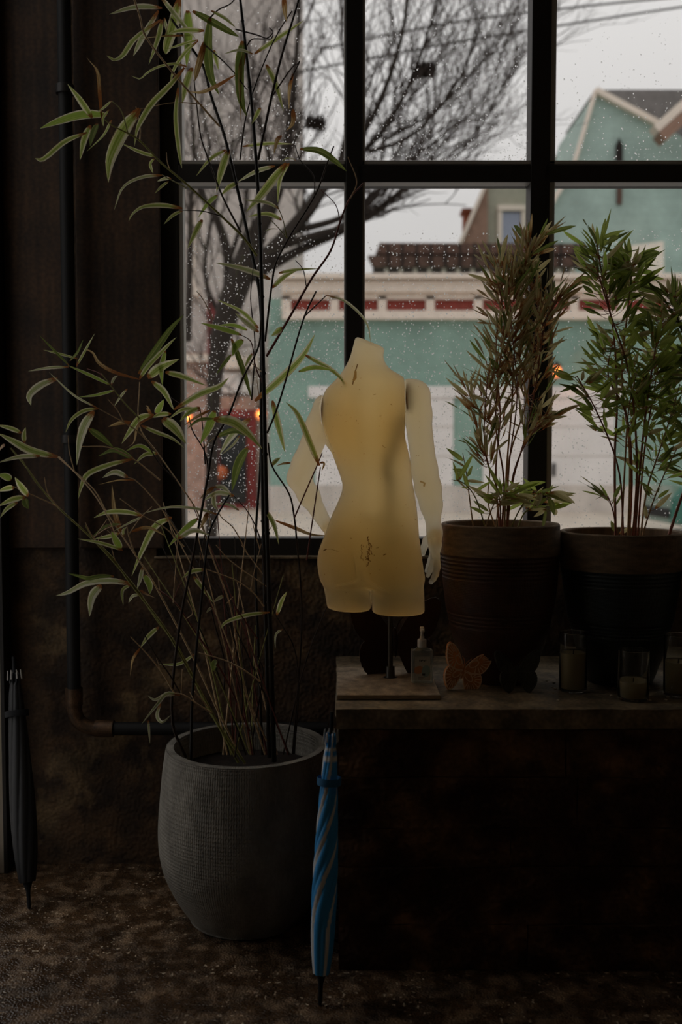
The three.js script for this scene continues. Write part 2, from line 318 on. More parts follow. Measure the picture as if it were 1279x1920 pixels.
  part('rake_board', bar(at(1116, 170, 29.9), at(1240, 236, 29.9), 0.25, 0.16), E.cream, t); part('rake_board', bar(at(1117, 170, 29.9), at(1077, 306, 29.9), 0.2, 0.1), E.cream, t); part('rake_board', bar(at(1079, 306, 29.9), at(1018, 408, 29.9), 0.2, 0.14), E.cream, t);
  part('eave', bar(at(1226, 246, 29), at(1400, 90, 29), 0.5, 0.24), E.cream, t); part('soffit', bar(at(1236, 262, 29), at(1400, 115, 29), 0.6, 0.3), E.shingle, t);
  part('vent', prism([[1156, 305], [1156, 272], [1162, 258], [1168, 272], [1168, 305]], 29.9, 0.2), E.brownDark, t); part('vent', pbox(1158, 340, 1167, 382, 29.9, 0.2), E.brown, t);
  part('bay', prism([[1165, 530], [1165, 462], [1245, 452], [1245, 530]], 28.5, 1.5), E.cream, t);
  // grey building with the shop front
  const g = thing('shop_building', 'tall grey painted brick building with a red framed shop door', 'building', at(420, 970, 26));
  const Q = (n, x0, y0, x1, y1, m, d, depth = 0.3, par = g) => part(n, metric(pbox(x0, y0, x1, y1, d, depth)), m, par);
  Q('wall', 60, -800, 553, 975, E.grey, 26, 6); Q('pier', 330, 660, 392, 975, E.pink, 25.8); Q('lintel', 420, 668, 484, 690, E.cream, 25.7, 0.4); Q('pier_cap', 336, 664, 394, 678, E.cream, 25.7, 0.4);
  Q('transom_window', 417, 700, 470, 736, E.white, 25.85); Q('sign_board', 396, 744, 482, 768, E.pink, 25.8);
  const sd = Q('shop_door', 396, 768, 480, 962, E.wine, 25.8); Q('pane', 412, 784, 462, 944, E.darkGlass, 25.75, 0.06, sd); Q('threshold', 394, 962, 484, 972, E.white, 25.6, 0.5);
  Q('column', 390, 560, 404, 962, E.wine, 25.7); Q('downpipe', 357, 350, 364, 540, E.cream, 25.8, 0.15); Q('bracket', 350, 540, 372, 554, E.cream, 25.7, 0.3);
  lampAt(489, 777, 25.4, 'glowing orange wall lantern beside the red framed shop door'); lampAt(352, 782, 25.4, 'orange wall lantern on the pinkish stone pier of the grey building');
  const o = at(414, 886, 25.6), or = thing('paper_lantern', 'round orange lantern hanging before the dark glass of the shop door', 'lantern', o);
  part('globe', new THREE.SphereGeometry(0.19, 20, 14).scale(1, 0.95, 0.6).translate(o.x, o.y, o.z), std({ color: 0xb9653f, roughness: 0.7 }), or); part('cord', tube([V(o.x, o.y + 0.18, o.z), V(o.x, o.y + 0.5, o.z)], [0.01], 5), E.iron, or);
  // cables
  for (const [pts, lab] of [[[[600, 92], [850, 42], [1030, 19], [1210, 0], [1500, -25]], 'thin dark power cable, the upper one crossing the sky'], [[[560, 135], [850, 80], [1030, 51], [1279, 13], [1600, -30]], 'thin dark power cable, the lower one crossing the sky']])
  {
    const o = shadow(new THREE.Mesh(tube(pts.map(([x, y]) => at(x, y, 20)), [0.022], 5, 20), E.iron)); o.name = numbered('power_cable'); scene.add(tag(o, lab, 'cable', 'power cables'));
  }
}
// the bare tree in front of the grey building
{
  const D = 14, tree = thing('bare_tree', 'large leafless tree with a leaning trunk and a fan of fine twigs', 'tree', at(398, 990, D));
  const limbs = [
    ['trunk', [[396, 1010], [398, 840], [404, 700], [420, 610], [446, 530], [480, 440]], [24, 24, 28, 44, 50, 40], 0],
    ['trunk', [[412, 660], [424, 560], [428, 490], [414, 430], [394, 388], [372, 350], [362, 250], [352, 90]], [20, 17, 19, 16, 13, 10, 7, 4], -0.5],
    ['branch', [[480, 440], [518, 360], [540, 260], [556, 100], [566, -80]], [36, 26, 17, 9, 5], 0],
    ['branch', [[446, 530], [512, 468], [582, 388], [620, 328], [690, 235], [745, 100], [775, -60]], [32, 30, 26, 19, 11, 8, 5], 0.3],
    ['branch', [[470, 520], [560, 470], [652, 428], [760, 350], [850, 245]], [22, 17, 12, 8, 3], -0.4],
    ['branch', [[500, 470], [600, 438], [650, 424], [705, 398], [765, 352], [830, 320]], [18, 13, 10, 8, 6, 3], 0.5],
    ['branch', [[612, 335], [680, 285], [735, 220], [790, 100], [835, -60]], [15, 11, 9, 6, 4], 0.1],
    ['branch', [[545, 435], [640, 408], [690, 372], [760, 310], [880, 215]], [15, 11, 8, 6, 3], 0.7],
    ['branch', [[432, 482], [452, 420], [466, 350], [478, 200], [500, 40]], [10, 8, 6, 5, 3], -0.6],
    ['branch', [[352, 640], [357, 450], [362, 350], [392, 290], [376, 190]], [14, 12, 9, 7, 4], -0.8],
    ['branch', [[640, 310], [655, 180], [640, 60], [660, -60]], [8, 7, 5, 3], 0.4],
    ['branch', [[690, 285], [770, 255], [860, 150], [905, 30]], [9, 7, 5, 3], 0.2],
    ['branch', [[500, 400], [505, 300], [470, 180], [450, 40]], [12, 9, 6, 3], -0.3],
    ['branch', [[722, 262], [820, 205], [900, 120], [965, 70]], [7, 5, 4, 2], -0.2],
    ['branch', [[420, 610], [385, 520], [400, 400], [440, 260]], [10, 8, 6, 3], -1],
    ['branch', [[830, 320], [890, 255], [940, 170], [985, 95]], [5, 4, 3, 2], -0.5],
  ];
  const starts = [];
  for (const [n, pts, w, dz] of limbs) {
    const p = pts.map(([x, y], i) => at(x, y, D - dz * i / pts.length));
    part(n, tube(p, w.map((q) => q * mpp(D) / 2), 8, pts.length * 4), E.bark, tree);
    const c = new THREE.CatmullRomCurve3(p, false, 'centripetal');
    for (let k = 0; k < (n === 'trunk' ? 12 : pts[0][0] < 540 && pts.at(-1)[0] < 560 ? 10 : 24); k++) { const t = rr(0.22, 1); starts.push([c.getPoint(t), c.getTangent(t), w[Math.min(w.length - 1, Math.floor(t * w.length))]]); }
  }
  const out = [];
  const grow = (p, d, len, r, level) => {
    const pts = [p.clone()], n = 5; let q = p.clone(), e = d.clone();
    for (let i = 0; i < n; i++) {
      e.add(V(rr(-0.36, 0.36), rr(-0.25, 0.38), rr(-0.3, 0.3))).normalize(); q = q.clone().addScaledVector(e, len / n); pts.push(q);
      if (level && rnd() < 0.62) grow(q, e.clone().add(V(rr(-0.8, 0.8), rr(-0.35, 0.7), rr(-0.7, 0.7))).normalize(), len * rr(0.4, 0.65), r * 0.6, level - 1);
    }
    out.push(tube(pts, [r, r * 0.4], 3, 5, false));
  };
  for (const [p, t, w] of starts) grow(p, t.clone().add(V(rr(-0.6, 0.8), rr(-0.2, 0.8), rr(-0.6, 0.6))).normalize(), rr(0.8, 1.9), cl(w * 0.0016, 0.009, 0.018), 2);
  const tw = part('twig', merged(out), E.twig, tree); tw.userData.kind = 'stuff';
  for (const [x, y, lab] of [[797, 134, 'small round bird nest in the upper twigs of the bare tree, the higher one'], [592, 232, 'small round bird nest low in the twigs of the bare tree near the mullion']]) {
    const c = at(x, y, D - 0.1), b = thing('bird_nest', lab, 'nest', c), l = [];
    for (let i = 0; i < 90; i++) { const a = rr(0, 6.3), r = rr(0.03, 0.13), q = V(Math.cos(a) * r, rr(-0.07, 0.05) + r * 0.3, Math.sin(a) * r).add(c), f = V(-Math.sin(a), rr(-0.3, 0.3), Math.cos(a)).multiplyScalar(0.12); l.push(tube([q.clone().sub(f), q, q.clone().add(f)], [0.009], 3, 3, false)); }
    const o = part('nest_twigs', merged(l), E.twig, b); o.userData.kind = 'stuff';
  }
}
// the green car at the kerb
{
  const c = at(1330, 985, 17.2), car = thing('parked_car', 'dark green parked car partly hidden behind the bamboo in the dark pot', 'car', V(c.x, 0, c.z)), x0 = at(1236, 960, 17.2).x;
  const body = (pts, d, bev) => { const g = new THREE.ExtrudeGeometry(new THREE.Shape(pts.map(([x, y]) => new THREE.Vector2(x, y))), { depth: d, bevelEnabled: true, bevelSize: bev, bevelThickness: bev, bevelSegments: 3 }); g.translate(x0 + 0.05, 0, -18.1); return g; };
  part('body', body([[0, 0.25], [0.02, 0.62], [0.15, 0.78], [1.0, 0.86], [3.6, 0.9], [4.0, 0.75], [4.05, 0.3], [3.7, 0.22], [0.3, 0.2]], 1.5, 0.06), E.carPaint, car);
  part('cabin', body([[0.75, 0.84], [1.35, 1.28], [2.7, 1.3], [3.4, 0.88]], 1.3, 0.05), E.darkGlass, car);
  part('roof', body([[1.38, 1.27], [1.5, 1.36], [2.6, 1.37], [2.75, 1.28]], 1.3, 0.05), E.carPaint, car);
  part('bumper', rbox(x0 - 0.04, 0.28, -18, x0 + 0.2, 0.46, -16.6, 0.05), E.rubber, car);
  for (const x of [0.75, 3.2]) part('wheel', new THREE.CylinderGeometry(0.31, 0.31, 0.2, 20).rotateX(Math.PI / 2).translate(x0 + x, 0.31, -16.6), E.rubber, car);
}
// ---------------------------------------------------------------- the bench and the things on the wall
const HB = 0.675, ZF = -2.40, XB = -0.0115;
{
  const b = thing('concrete_bench', 'long rough masonry bench with a worn concrete top under the window', 'bench', V(1.1, 0, -2.7));
  const slab = new THREE.BoxGeometry(2.3 - XB, 0.05, -ZF + ZW + 0.66 - 0 > 0 ? 0.66 : 0.66, 90, 1, 14); slab.translate((2.3 + XB) / 2, HB - 0.025, (ZF + ZW) / 2);
  { const p = slab.attributes.position; for (let i = 0; i < p.count; i++) { const x = p.getX(i), y = p.getY(i), z = p.getZ(i); if (z > ZF - 0.01 || x < XB + 0.01) { const k = 0.006 * noise.noise(x * 14, y * 30, z * 14) + 0.004 * noise.noise(x * 50, y * 50, z * 50); p.setZ(i, z + (z > ZF - 0.01 ? k : 0)); p.setX(i, x + (x < XB + 0.01 ? -Math.abs(k) : 0)); } } }
  part('top_slab', metric(slab), M.slab, b);
  const core = box(XB + 0.012, 0, ZW + 0.002, 2.3, HB - 0.045, ZF - 0.03); part('core', metric(core), M.masonry, b);
  // rough stones of the front, each proud of the joints
  const cuts = [0, 0.12, 0.27, 0.37, 0.5, HB - 0.052], rows = 5;
  for (let r = 0; r < rows; r++) {
    const y0 = cuts[r], hRow = cuts[r + 1] - y0; let x = XB + 0.004;
    while (x < 2.28) {
      const w = Math.min(rr(0.26, 0.62), 2.29 - x), g = new THREE.BoxGeometry(w - 0.002, hRow - 0.002, 0.045, 10, 5, 1), p = g.attributes.position, pr = rr(-0.006, 0.006), s = rr(0, 50);
      for (let i = 0; i < p.count; i++) if (p.getZ(i) > 0) p.setZ(i, p.getZ(i) + pr * 0.6 + 0.009 * noise.noise(p.getX(i) * 14 + s, p.getY(i) * 20, s));
      g.computeVertexNormals(); g.translate(x + w / 2, y0 + hRow * 0.5, ZF - 0.028);
      part('stone', metric(g), M.masonry, b); x += w;
    }
  }
}
{
  const d = 2.99, xp = at(130, 700, d).x, yE = at(150, 1366, d).y, r = 0.0205, b = thing('drain_pipe', 'black wall pipe with a brown elbow turning towards the bamboo pot', 'pipe', V(xp, yE, -d));
  part('vertical_pipe', tube([V(xp, yE + 0.12, -d), V(xp, CEIL - 0.001, -d)], [r], 20), M.blackPipe, b);
  part('elbow', tube([V(xp, yE + 0.125, -d), V(xp, yE + 0.07, -d), V(xp + 0.012, yE + 0.025, -d), V(xp + 0.06, yE, -d), V(xp + 0.12, yE, -d)], [r * 1.1], 20, 24), M.brass, b);
  for (const q of [[V(xp, yE + 0.075, -d), V(xp, yE + 0.128, -d)], [V(xp + 0.065, yE, -d), V(xp + 0.122, yE, -d)]]) part('collar', tube(q, [r * 1.28], 20), M.brass, b);
  part('horizontal_pipe', tube([V(xp + 0.11, yE, -d), V(XB - 0.03, yE, -d)], [r], 20), M.blackPipe, b);
  for (const y of [1.35, 2.4]) part('clip', tube([V(xp, y, -d), V(xp, y + 0.025, -d)], [r * 1.35], 20), M.steel, b);
  part('clip_stand', rbox(xp - 0.01, 1.355, -3.06, xp + 0.01, 1.37, -d, 0.002), M.steel, b);
}
// the big grey pot
const POT = at(462.5, 1395, 2.72), pots = {};
{
  const t = thing('floor_pot', 'large grey round bellied pot with a linen texture standing on the floor', 'pot', V(POT.x, 0, POT.z)), h = POT.y, R = 150 * 2.76 / FPX;
  const prof = [[0, 0.002], [0.15, 0.002], [0.165, 0.01], [0.19, 0.045], [0.215, 0.09], [0.236, 0.14], [0.247, 0.19], [0.2505, 0.24], [0.249, 0.29], [0.244, 0.35], [0.237, 0.42], [R, h - 0.006], [R - 0.003, h], [R - 0.019, h], [R - 0.023, h - 0.006], [0.214, h - 0.07], [0.21, h - 0.2]];
  const c = new THREE.SplineCurve(prof.map(([a, b]) => new THREE.Vector2(a, b)));
  const g = new THREE.LatheGeometry([...Array(90)].map((_, i) => c.getPoint(i / 89)), 96);
  part('body', g.translate(POT.x, 0, POT.z), std({ map: mottled([0.56, 0.54, 0.50], 0.18, 8, 3, 1, 4), bumpMap: linenBump, bumpScale: 0.0025, roughness: 0.9 }), t);
  const s = new THREE.CircleGeometry(0.21, 48, 0).rotateX(-Math.PI / 2); part('soil', s.translate(POT.x, h - 0.08, POT.z), std({ map: mottled([0.14, 0.10, 0.075], 0.6, 20), roughness: 1 }), t);
}
// the two pots on the bench, glazed below with a bare clay rim
function benchPot(key, px, py, d, halves, label, glaze, grooves, tall) {
  const rim = at(px, py, d), t = thing('planter', label, 'pot', V(rim.x, HB, -d)), sc = d / FPX, hh = rim.y - HB, prof = [];
  const clayY = grooves[0];
  const rAt = (y) => { for (let i = 1; i < halves.length; i++) if (y <= halves[i][0]) { const [a, ra] = halves[i - 1], [b, rb] = halves[i]; const t = ss(0, 1, 0.5) && (y - a) / (b - a); return (ra + (rb - ra) * t) * sc; } return halves.at(-1)[1] * sc; };
  const yTop = halves[0][0], yBot = halves.at(-1)[0], N = 170;
  for (let i = 0; i <= N; i++) {
    const y = yTop + (yBot - yTop) * i / N, h = hh * (1 - i / N); let r = rAt(y);
    for (const [a, b, n] of grooves.slice(1)) if (y > a && y < b) r -= 0.0022 * (0.5 - 0.5 * Math.cos((y - a) / (b - a) * n * Math.PI * 2));
    prof.push([Math.max(0.002, r), h]);
  }
  const cut = prof.findIndex((p) => p[1] < hh * (1 - (clayY - yTop) / (yBot - yTop)));
  const mk = (pr) => { const g = lathe(pr, 96); return g.translate(rim.x, HB, -d); };
  const R = prof[0][0], clay = [[R - 0.022, hh - 0.15], [R - 0.014, hh - 0.004], [R - 0.011, hh], [R - 0.003, hh + 0.001], [R, hh - 0.003], ...prof.slice(2, cut + 1)];
  part('clay_rim', mk(clay.slice().reverse()), std({ map: mottled([0.52, 0.435, 0.34], 0.22, 8, 3, 1, 9), bumpMap: linenBump, bumpScale: 0.001, roughness: 0.8 }), t);
  part('body', mk([...prof.slice(cut), [0.002, 0.0005]].reverse()), glaze, t);
  part('soil', new THREE.CircleGeometry(R - 0.015, 40).rotateX(-Math.PI / 2).translate(rim.x, HB + hh - 0.035, -d), std({ map: mottled([0.30, 0.20, 0.14], 0.6, 18), roughness: 1 }), t);
  pots[key] = { rim, d, R, h: HB + hh - 0.035 };
}
const glazed = (c, r = 0.5) => phys({ map: mottled(c, 0.22, 9, 2, 1, 14), bumpMap: linenBump, bumpScale: 0.0008, roughness: r, clearcoat: 0.25, clearcoatRoughness: 0.4 });
benchPot('a', 938, 981, 2.74, [[981, 110], [1030, 111.5], [1070, 109], [1100, 106], [1140, 101], [1180, 93], [1210, 84], [1245, 72], [1268, 64], [1278, 60]], 'brown glazed planter with a beige clay rim beside the mannequin', glazed([0.27, 0.155, 0.095]), [1036, [1038, 1082, 6], [1142, 1172, 4]]);
benchPot('b', 1165, 996, 2.72, [[996, 113], [1040, 114], [1080, 110], [1120, 104], [1165, 97], [1200, 88], [1240, 78], [1275, 66], [1290, 60]], 'dark blue green planter with a grey clay rim behind the glass candles', glazed([0.115, 0.165, 0.17]), [1066, [1068, 1098, 4], [1168, 1194, 4]]);
benchPot('c', 1394, 1004, 2.72, [[1004, 113], [1044, 115], [1085, 110], [1125, 104], [1168, 97], [1202, 88], [1242, 78], [1277, 66], [1290, 60]], 'reddish planter just beyond the dark planter, only its edge showing', glazed([0.30, 0.15, 0.10]), [1070, [1072, 1100, 4], [1170, 1196, 4]]);
// candles in glass cylinders
const waxMat = phys({ color: 0xd8c496, roughness: 0.6, transmission: 0.25, thickness: 0 });
const clear = phys({ color: 0xf4f6f2, transmission: 1, thickness: 0.003, ior: 1.45, roughness: 0.03 });
function candle(px0, px1, pyTop, pyBase, fill, label) {
  const d = far(pyBase, HB) + 0.02, c = at((px0 + px1) / 2, pyBase, d), r = (px1 - px0) / 2 * mpp(d), h = at(px0, pyTop, d).y - HB;
  const t = thing('candle', label, 'candle', V(c.x, HB, -d));
  part('glass', lathe([[0.001, 0.001], [r - 0.002, 0.001], [r, 0.004], [r, h - 0.001], [r - 0.001, h], [r - 0.0022, h - 0.001], [r - 0.0022, 0.009], [0.001, 0.009]], 40).translate(c.x, HB, -d), clear, t);
  part('wax', lathe([[0.0005, 0.0095], [r - 0.003, 0.0095], [r - 0.003, h * fill], [r - 0.008, h * fill - 0.004], [0.004, h * fill - 0.007], [0.0005, h * fill - 0.007]], 40).translate(c.x, HB, -d), waxMat, t);
  part('wick', tube([V(c.x, HB + h * fill - 0.008, -d), V(c.x + 0.001, HB + h * fill + 0.004, -d)], [0.0012], 6), E.brownDark, t);
}
candle(1048, 1100, 1185, 1298, 0.66, 'tall glass candle nearly full of cream wax between the two planters');
candle(1158, 1216, 1218, 1315, 0.38, 'short glass candle less than half full, nearest the bench edge');
candle(1244, 1297, 1190, 1306, 0.56, 'tall glass candle half full of cream wax beside the short one');
// crumbs of stone at the foot of the pots
{
  const l = []; for (let i = 0; i < 46; i++) { const x = rr(1000, 1279), y = rr(1262, 1318), d = far(y, HB), p = at(x, y, d), s = rr(0.002, 0.006), g = new THREE.IcosahedronGeometry(s, 0); g.scale(1.3, 0.6, 1); g.rotateY(rr(0, 6)); g.translate(p.x, HB + s * 0.4, p.z); l.push(g); }
  const o = structure('gravel', merged(l), std({ color: 0xb3a48c, roughness: 0.9 })); o.userData.kind = 'stuff'; tag(o, 'loose pale chips of stone scattered at the foot of the planters', 'gravel');
}
// hand sanitiser bottle
const PLATE = HB + 0.014;
{
  const d = far(1280, PLATE), c = at(791, 1280, d), s = mpp(d), t = thing('pump_bottle', 'clear pump bottle of hand gel on the mannequin base plate', 'bottle', V(c.x, PLATE, -d)), y = (p) => at(791, p, d).y;
  const sh = (w, dp, r) => { const q = new THREE.Shape(); q.moveTo(-w + r, -dp); q.lineTo(w - r, -dp); q.quadraticCurveTo(w, -dp, w, -dp + r); q.lineTo(w, dp - r); q.quadraticCurveTo(w, dp, w - r, dp); q.lineTo(-w + r, dp); q.quadraticCurveTo(-w, dp, -w, dp - r); q.lineTo(-w, -dp + r); q.quadraticCurveTo(-w, -dp, -w + r, -dp); return q; };
  const bt = PLATE + 0.002, bh = y(1216) - bt, hw = 20.5 * s;
  const bd = new THREE.ExtrudeGeometry(sh(hw - 0.003, 0.016, 0.006), { depth: bh - 0.014, bevelEnabled: true, bevelSize: 0.003, bevelThickness: 0.006, bevelSegments: 3, curveSegments: 6 }); bd.rotateX(-Math.PI / 2).translate(c.x, bt + 0.006, -d);
  part('body', bd, phys({ color: 0xe6e8e2, transmission: 0.9, thickness: 0, ior: 1.36, roughness: 0.3 }), t);
  part('shoulder', lathe([[hw * 0.95, 0], [hw * 0.7, 0.006], [0.0115, 0.011], [0.0115, 0.015]], 32).scale(1, 1, 0.72).translate(c.x, bt + bh - 0.006, -d), clear, t);
  const white = std({ color: 0xd9d4ca, roughness: 0.4 });
  const yc = bt + bh + 0.004; part('collar', lathe([[0.012, 0], [0.0125, 0.002], [0.0125, 0.02], [0.0105, 0.022], [0.006, 0.024], [0.006, 0.03], [0.001, 0.03]], 28).translate(c.x, yc, -d), white, t);
  part('stem', tube([V(c.x, yc + 0.028, -d), V(c.x, yc + 0.045, -d)], [0.0042], 14), white, t);
  part('pump_head', merged([rbox(c.x - 0.006, yc + 0.042, -d - 0.008, c.x + 0.006, yc + 0.056, -d + 0.012, 0.003), rbox(c.x - 0.0045, yc + 0.045, -d + 0.008, c.x + 0.0045, yc + 0.053, -d + 0.032, 0.003)]), white, t);
  const lab = canvas(128, 160, (g, w, h) => { g.fillStyle = '#b9b3a4'; g.fillRect(0, 0, w, h); g.fillStyle = '#c98a5c'; g.beginPath(); g.ellipse(34, 92, 40, 26, -0.2, 0, 7); g.fill(); g.fillStyle = '#8fa39a'; g.beginPath(); g.ellipse(92, 100, 34, 40, 0.2, 0, 7); g.fill(); g.fillStyle = '#3c3a38'; for (let i = 0; i < 5; i++) g.fillRect(38 + i * 12, 22 + (i % 2) * 3, 8, 12 - (i % 3) * 2); g.fillRect(62, 116, 24, 14); g.fillStyle = '#6c665e'; for (let i = 0; i < 4; i++) g.fillRect(30, 138 + i * 5, 60 - i * 8, 2); });
  const lg = new THREE.PlaneGeometry(hw * 1.45, bh * 0.7, 1, 1); lg.translate(c.x, bt + bh * 0.46, -d + 0.0205); part('label', lg, std({ map: lab, roughness: 0.6 }), t);
}
// butterflies: four wings with raised veins and a body
function butterfly(label, px, py, d, w, tilt, turn, mat, veinMat, lean = -0.25) {
  const base = V(0, 0, 0), t = thing('butterfly_ornament', label, 'ornament', null), S = w;
  const fore = [[0.02, 0.02], [0.12, 0.2], [0.26, 0.36], [0.42, 0.44], [0.49, 0.40], [0.485, 0.27], [0.44, 0.13], [0.36, 0.02], [0.2, -0.03], [0.03, -0.02]];
  const hind = [[0.02, -0.01], [0.18, -0.02], [0.34, -0.0], [0.40, -0.10], [0.385, -0.24], [0.31, -0.36], [0.22, -0.43], [0.13, -0.36], [0.05, -0.18], [0.02, -0.08]];
  const wing = (pts, s) => {
    const c = new THREE.SplineCurve([...pts, pts[0]].map(([x, y]) => new THREE.Vector2(x * S * s, y * S))), q = c.getPoints(46).map((p, i) => { const k = i % 2 ? 1.0 : 0.985; return new THREE.Vector2(p.x * k, p.y * k); });
    return new THREE.ExtrudeGeometry(new THREE.Shape(q), { depth: 0.003, bevelEnabled: true, bevelSize: 0.0012, bevelThickness: 0.0012, bevelSegments: 2 });
  };
  for (const s of [-1, 1]) {
    for (const [n, pts, cell] of [['forewing', fore, [0.22, 0.2]], ['hindwing', hind, [0.17, -0.13]]]) {
      const o = part(n, wing(pts, s), mat, t, true); o.rotation.y = s * -0.22;
      if (veinMat) {
        const veins = [], z = 0.0046, P = (x, y) => V(x * s * S, y * S, z), c = new THREE.CatmullRomCurve3(pts.map(([x, y]) => V(x, y, 0)), true);
        for (let k = 0; k < 11; k++) { const e = c.getPoint((n === 'forewing' ? 0.16 : 0.1) + k * 0.062), m = 0.42; veins.push(tube([P(cell[0] + (e.x - cell[0]) * m, cell[1] + (e.y - cell[1]) * m), P(cell[0] + (e.x - cell[0]) * 0.97, cell[1] + (e.y - cell[1]) * 0.97)], [S * 0.009, S * 0.013], 6, 3)); }
        const ring = []; for (let k = 0; k <= 14; k++) { const a = k / 14 * Math.PI * 2, ca = Math.cos(a) * 0.1, sa = Math.sin(a) * 0.055, th = Math.atan2(cell[1], cell[0]); ring.push(P(cell[0] * 0.8 + ca * Math.cos(th) - sa * Math.sin(th), cell[1] * 0.8 + ca * Math.sin(th) + sa * Math.cos(th))); }
        veins.push(tube(ring, [S * 0.011], 6, 28)); const ed = []; for (let k = 0; k <= 40; k++) { const e = c.getPoint(k / 40); ed.push(P(e.x * 0.975, e.y * 0.975)); } veins.push(tube(ed, [S * 0.011], 6, 60));
        part('vein', merged(veins), veinMat, o, true);
      }
    }
  }
  part('body', lathe([[0.0005, -0.19], [0.012, -0.15], [0.02, -0.05], [0.022, 0.02], [0.017, 0.07], [0.02, 0.1], [0.012, 0.125], [0.0005, 0.13]].map(([r, y]) => [r * S * 1.3, y * S]), 14).translate(0, 0, 0.004), mat, t, true);
  for (const s of [-1, 1]) part('antenna', tube([V(s * 0.01 * S, 0.11 * S, 0.004), V(s * 0.05 * S, 0.2 * S, 0.008), V(s * 0.1 * S, 0.25 * S, 0.008)], [S * 0.006], 5, 8), mat, t, true);
  t.position.copy(at(px, py, d)); t.rotation.set(lean, turn, tilt); return t;
}
const copper = phys({ map: mottled([0.90, 0.60, 0.34], 0.25, 8), roughness: 0.45, metalness: 0.1 }), copperHi = phys({ color: 0xffdcb8, roughness: 0.35, metalness: 0.1 }), darkMetal = std({ map: mottled([0.24, 0.165, 0.12], 0.3, 8), roughness: 0.55, metalness: 0.5 }), greyMetal = std({ map: mottled([0.25, 0.235, 0.19], 0.3, 8), roughness: 0.5, metalness: 0.5 });
butterfly('copper coloured butterfly ornament with ribbed wings leaning against the brown planter', 868, 1256, far(1290, HB) - 0.0, 0.142, -0.28, 0.25, copper, copperHi, -0.12);
butterfly('dark grey butterfly ornament with ribbed wings standing in front of the brown planter', 970, 1260, far(1296, HB), 0.128, 0.02, 0.0, greyMetal, greyMetal);
butterfly('large plain dark brown metal butterfly behind the mannequin stand rod', 741, 1199, 2.765, 0.27, 0.03, 0.05, darkMetal, null, -0.06);
// umbrellas, furled and twisted
function umbrella(label, tipPx, topPx, tipD, topD, rad, colour, twist, handle) {
  const tip = at(...tipPx, tipD); tip.y = 0.001; const top = at(...topPx, topD), ax = top.clone().sub(tip), L = ax.length(), q = new THREE.Quaternion().setFromUnitVectors(V(0, 1, 0), ax.clone().normalize());
  const t = thing('umbrella', label, 'umbrella', tip); t.quaternion.copy(q);
  const f0 = 0.075, N = 90, S = 64, pos = [], col = [], idx = [];
  for (let i = 0; i <= N; i++) {
    const s = i / N, y = f0 + s * (L - f0), r = rad * (0.34 + 0.66 * Math.sin(Math.PI * Math.pow(cl(s * 0.92 + 0.04), 0.62)) ** 0.9) * (s > 0.9 ? 1 - (s - 0.9) * 3.2 : 1) * (Math.abs(s - 0.8) < 0.02 ? 0.93 : 1);
    for (let j = 0; j <= S; j++) {
      const a = j / S * Math.PI * 2, p = a + twist(s), lobe = Math.abs(Math.sin(p * 4)), rr2 = r * (0.88 + 0.12 * Math.pow(lobe, 0.6)) + (s > 0.95 ? 0.004 * Math.sin(p * 8) : 0);
      pos.push(Math.cos(a) * rr2, y, Math.sin(a) * rr2); const c = colour(s, ((p / (Math.PI * 2)) % 1 + 1) % 1); col.push(...c);
    }
  }
  for (let i = 0; i < N; i++) for (let j = 0; j < S; j++) { const a = i * (S + 1) + j, b = a + S + 1; idx.push(a, b, a + 1, b, b + 1, a + 1); }
  const c0 = pos.length / 3; pos.push(0, L - 0.012, 0); col.push(...colour(1, 0)); for (let j = 0; j < S; j++) { const a = N * (S + 1) + j; idx.push(c0, a + 1, a); }
  const g = new THREE.BufferGeometry(); g.setAttribute('position', new THREE.Float32BufferAttribute(pos, 3)); g.setAttribute('color', new THREE.Float32BufferAttribute(col, 3)); g.setIndex(idx); g.computeVertexNormals();
  part('canopy', g, phys({ vertexColors: true, roughness: 0.55, sheen: 0.3 }), t, true);
  part('ferrule', lathe([[0.0005, 0], [0.004, 0.001], [0.0055, 0.01], [0.006, 0.05], [rad * 0.36, f0 - 0.004], [rad * 0.38, f0 + 0.012]], 20), E.rubber, t, true);
  for (let k = 0; k < 8; k++) { const a = k / 8 * 6.283 + twist(1), r = rad * 0.6; part('rib_tip', tube([V(Math.cos(a) * r, L - 0.02, Math.sin(a) * r), V(Math.cos(a) * r * 0.9, L + 0.008, Math.sin(a) * r * 0.9)], [0.0022, 0.0015], 6), E.bead ?? M.bead, t, true); }
  part('strap', lathe([[rad * 0.93, 0], [rad * 0.95, 0.002], [rad * 0.95, 0.016], [rad * 0.93, 0.018]], 32).translate(0, f0 + 0.8 * (L - f0) - 0.01, 0), handle === 'black' ? E.rubber : std({ color: 0x2b6f9e, roughness: 0.7 }), t, true);
  part('shaft', tube([V(0, L - 0.03, 0), V(0, L + 0.05, 0)], [0.005], 10), E.rubber, t, true);
  return t;
}
const lin = (h) => { const c = new THREE.Color(h); return [c.r, c.g, c.b]; };
umbrella('blue furled umbrella with white spiral stripes between the grey pot and the bench', [600, 1885], [621, 1374], far(1885, 0), 2.31, 0.031, (() => { const b = lin(0x3aa4ec), w = lin(0xf2f2f0); return (s, a) => { if (s > 0.885 && s < 0.905 || s > 0.925 && s < 0.943) return w; const k = (a * 4) % 1; return k < 0.24 ? w : b; }; })(), (s) => 0.6 + 4.6 * ss(0.15, 0.95, s), 'dark');
umbrella('black furled umbrella leaning against the wall beside the drain pipe', [55, 1705], [27, 1262], far(1705, 0), 2.93, 0.037, (() => { const b = lin(0x1a1a1b); return () => b; })(), (s) => 0.3 + 1.4 * s, 'black');
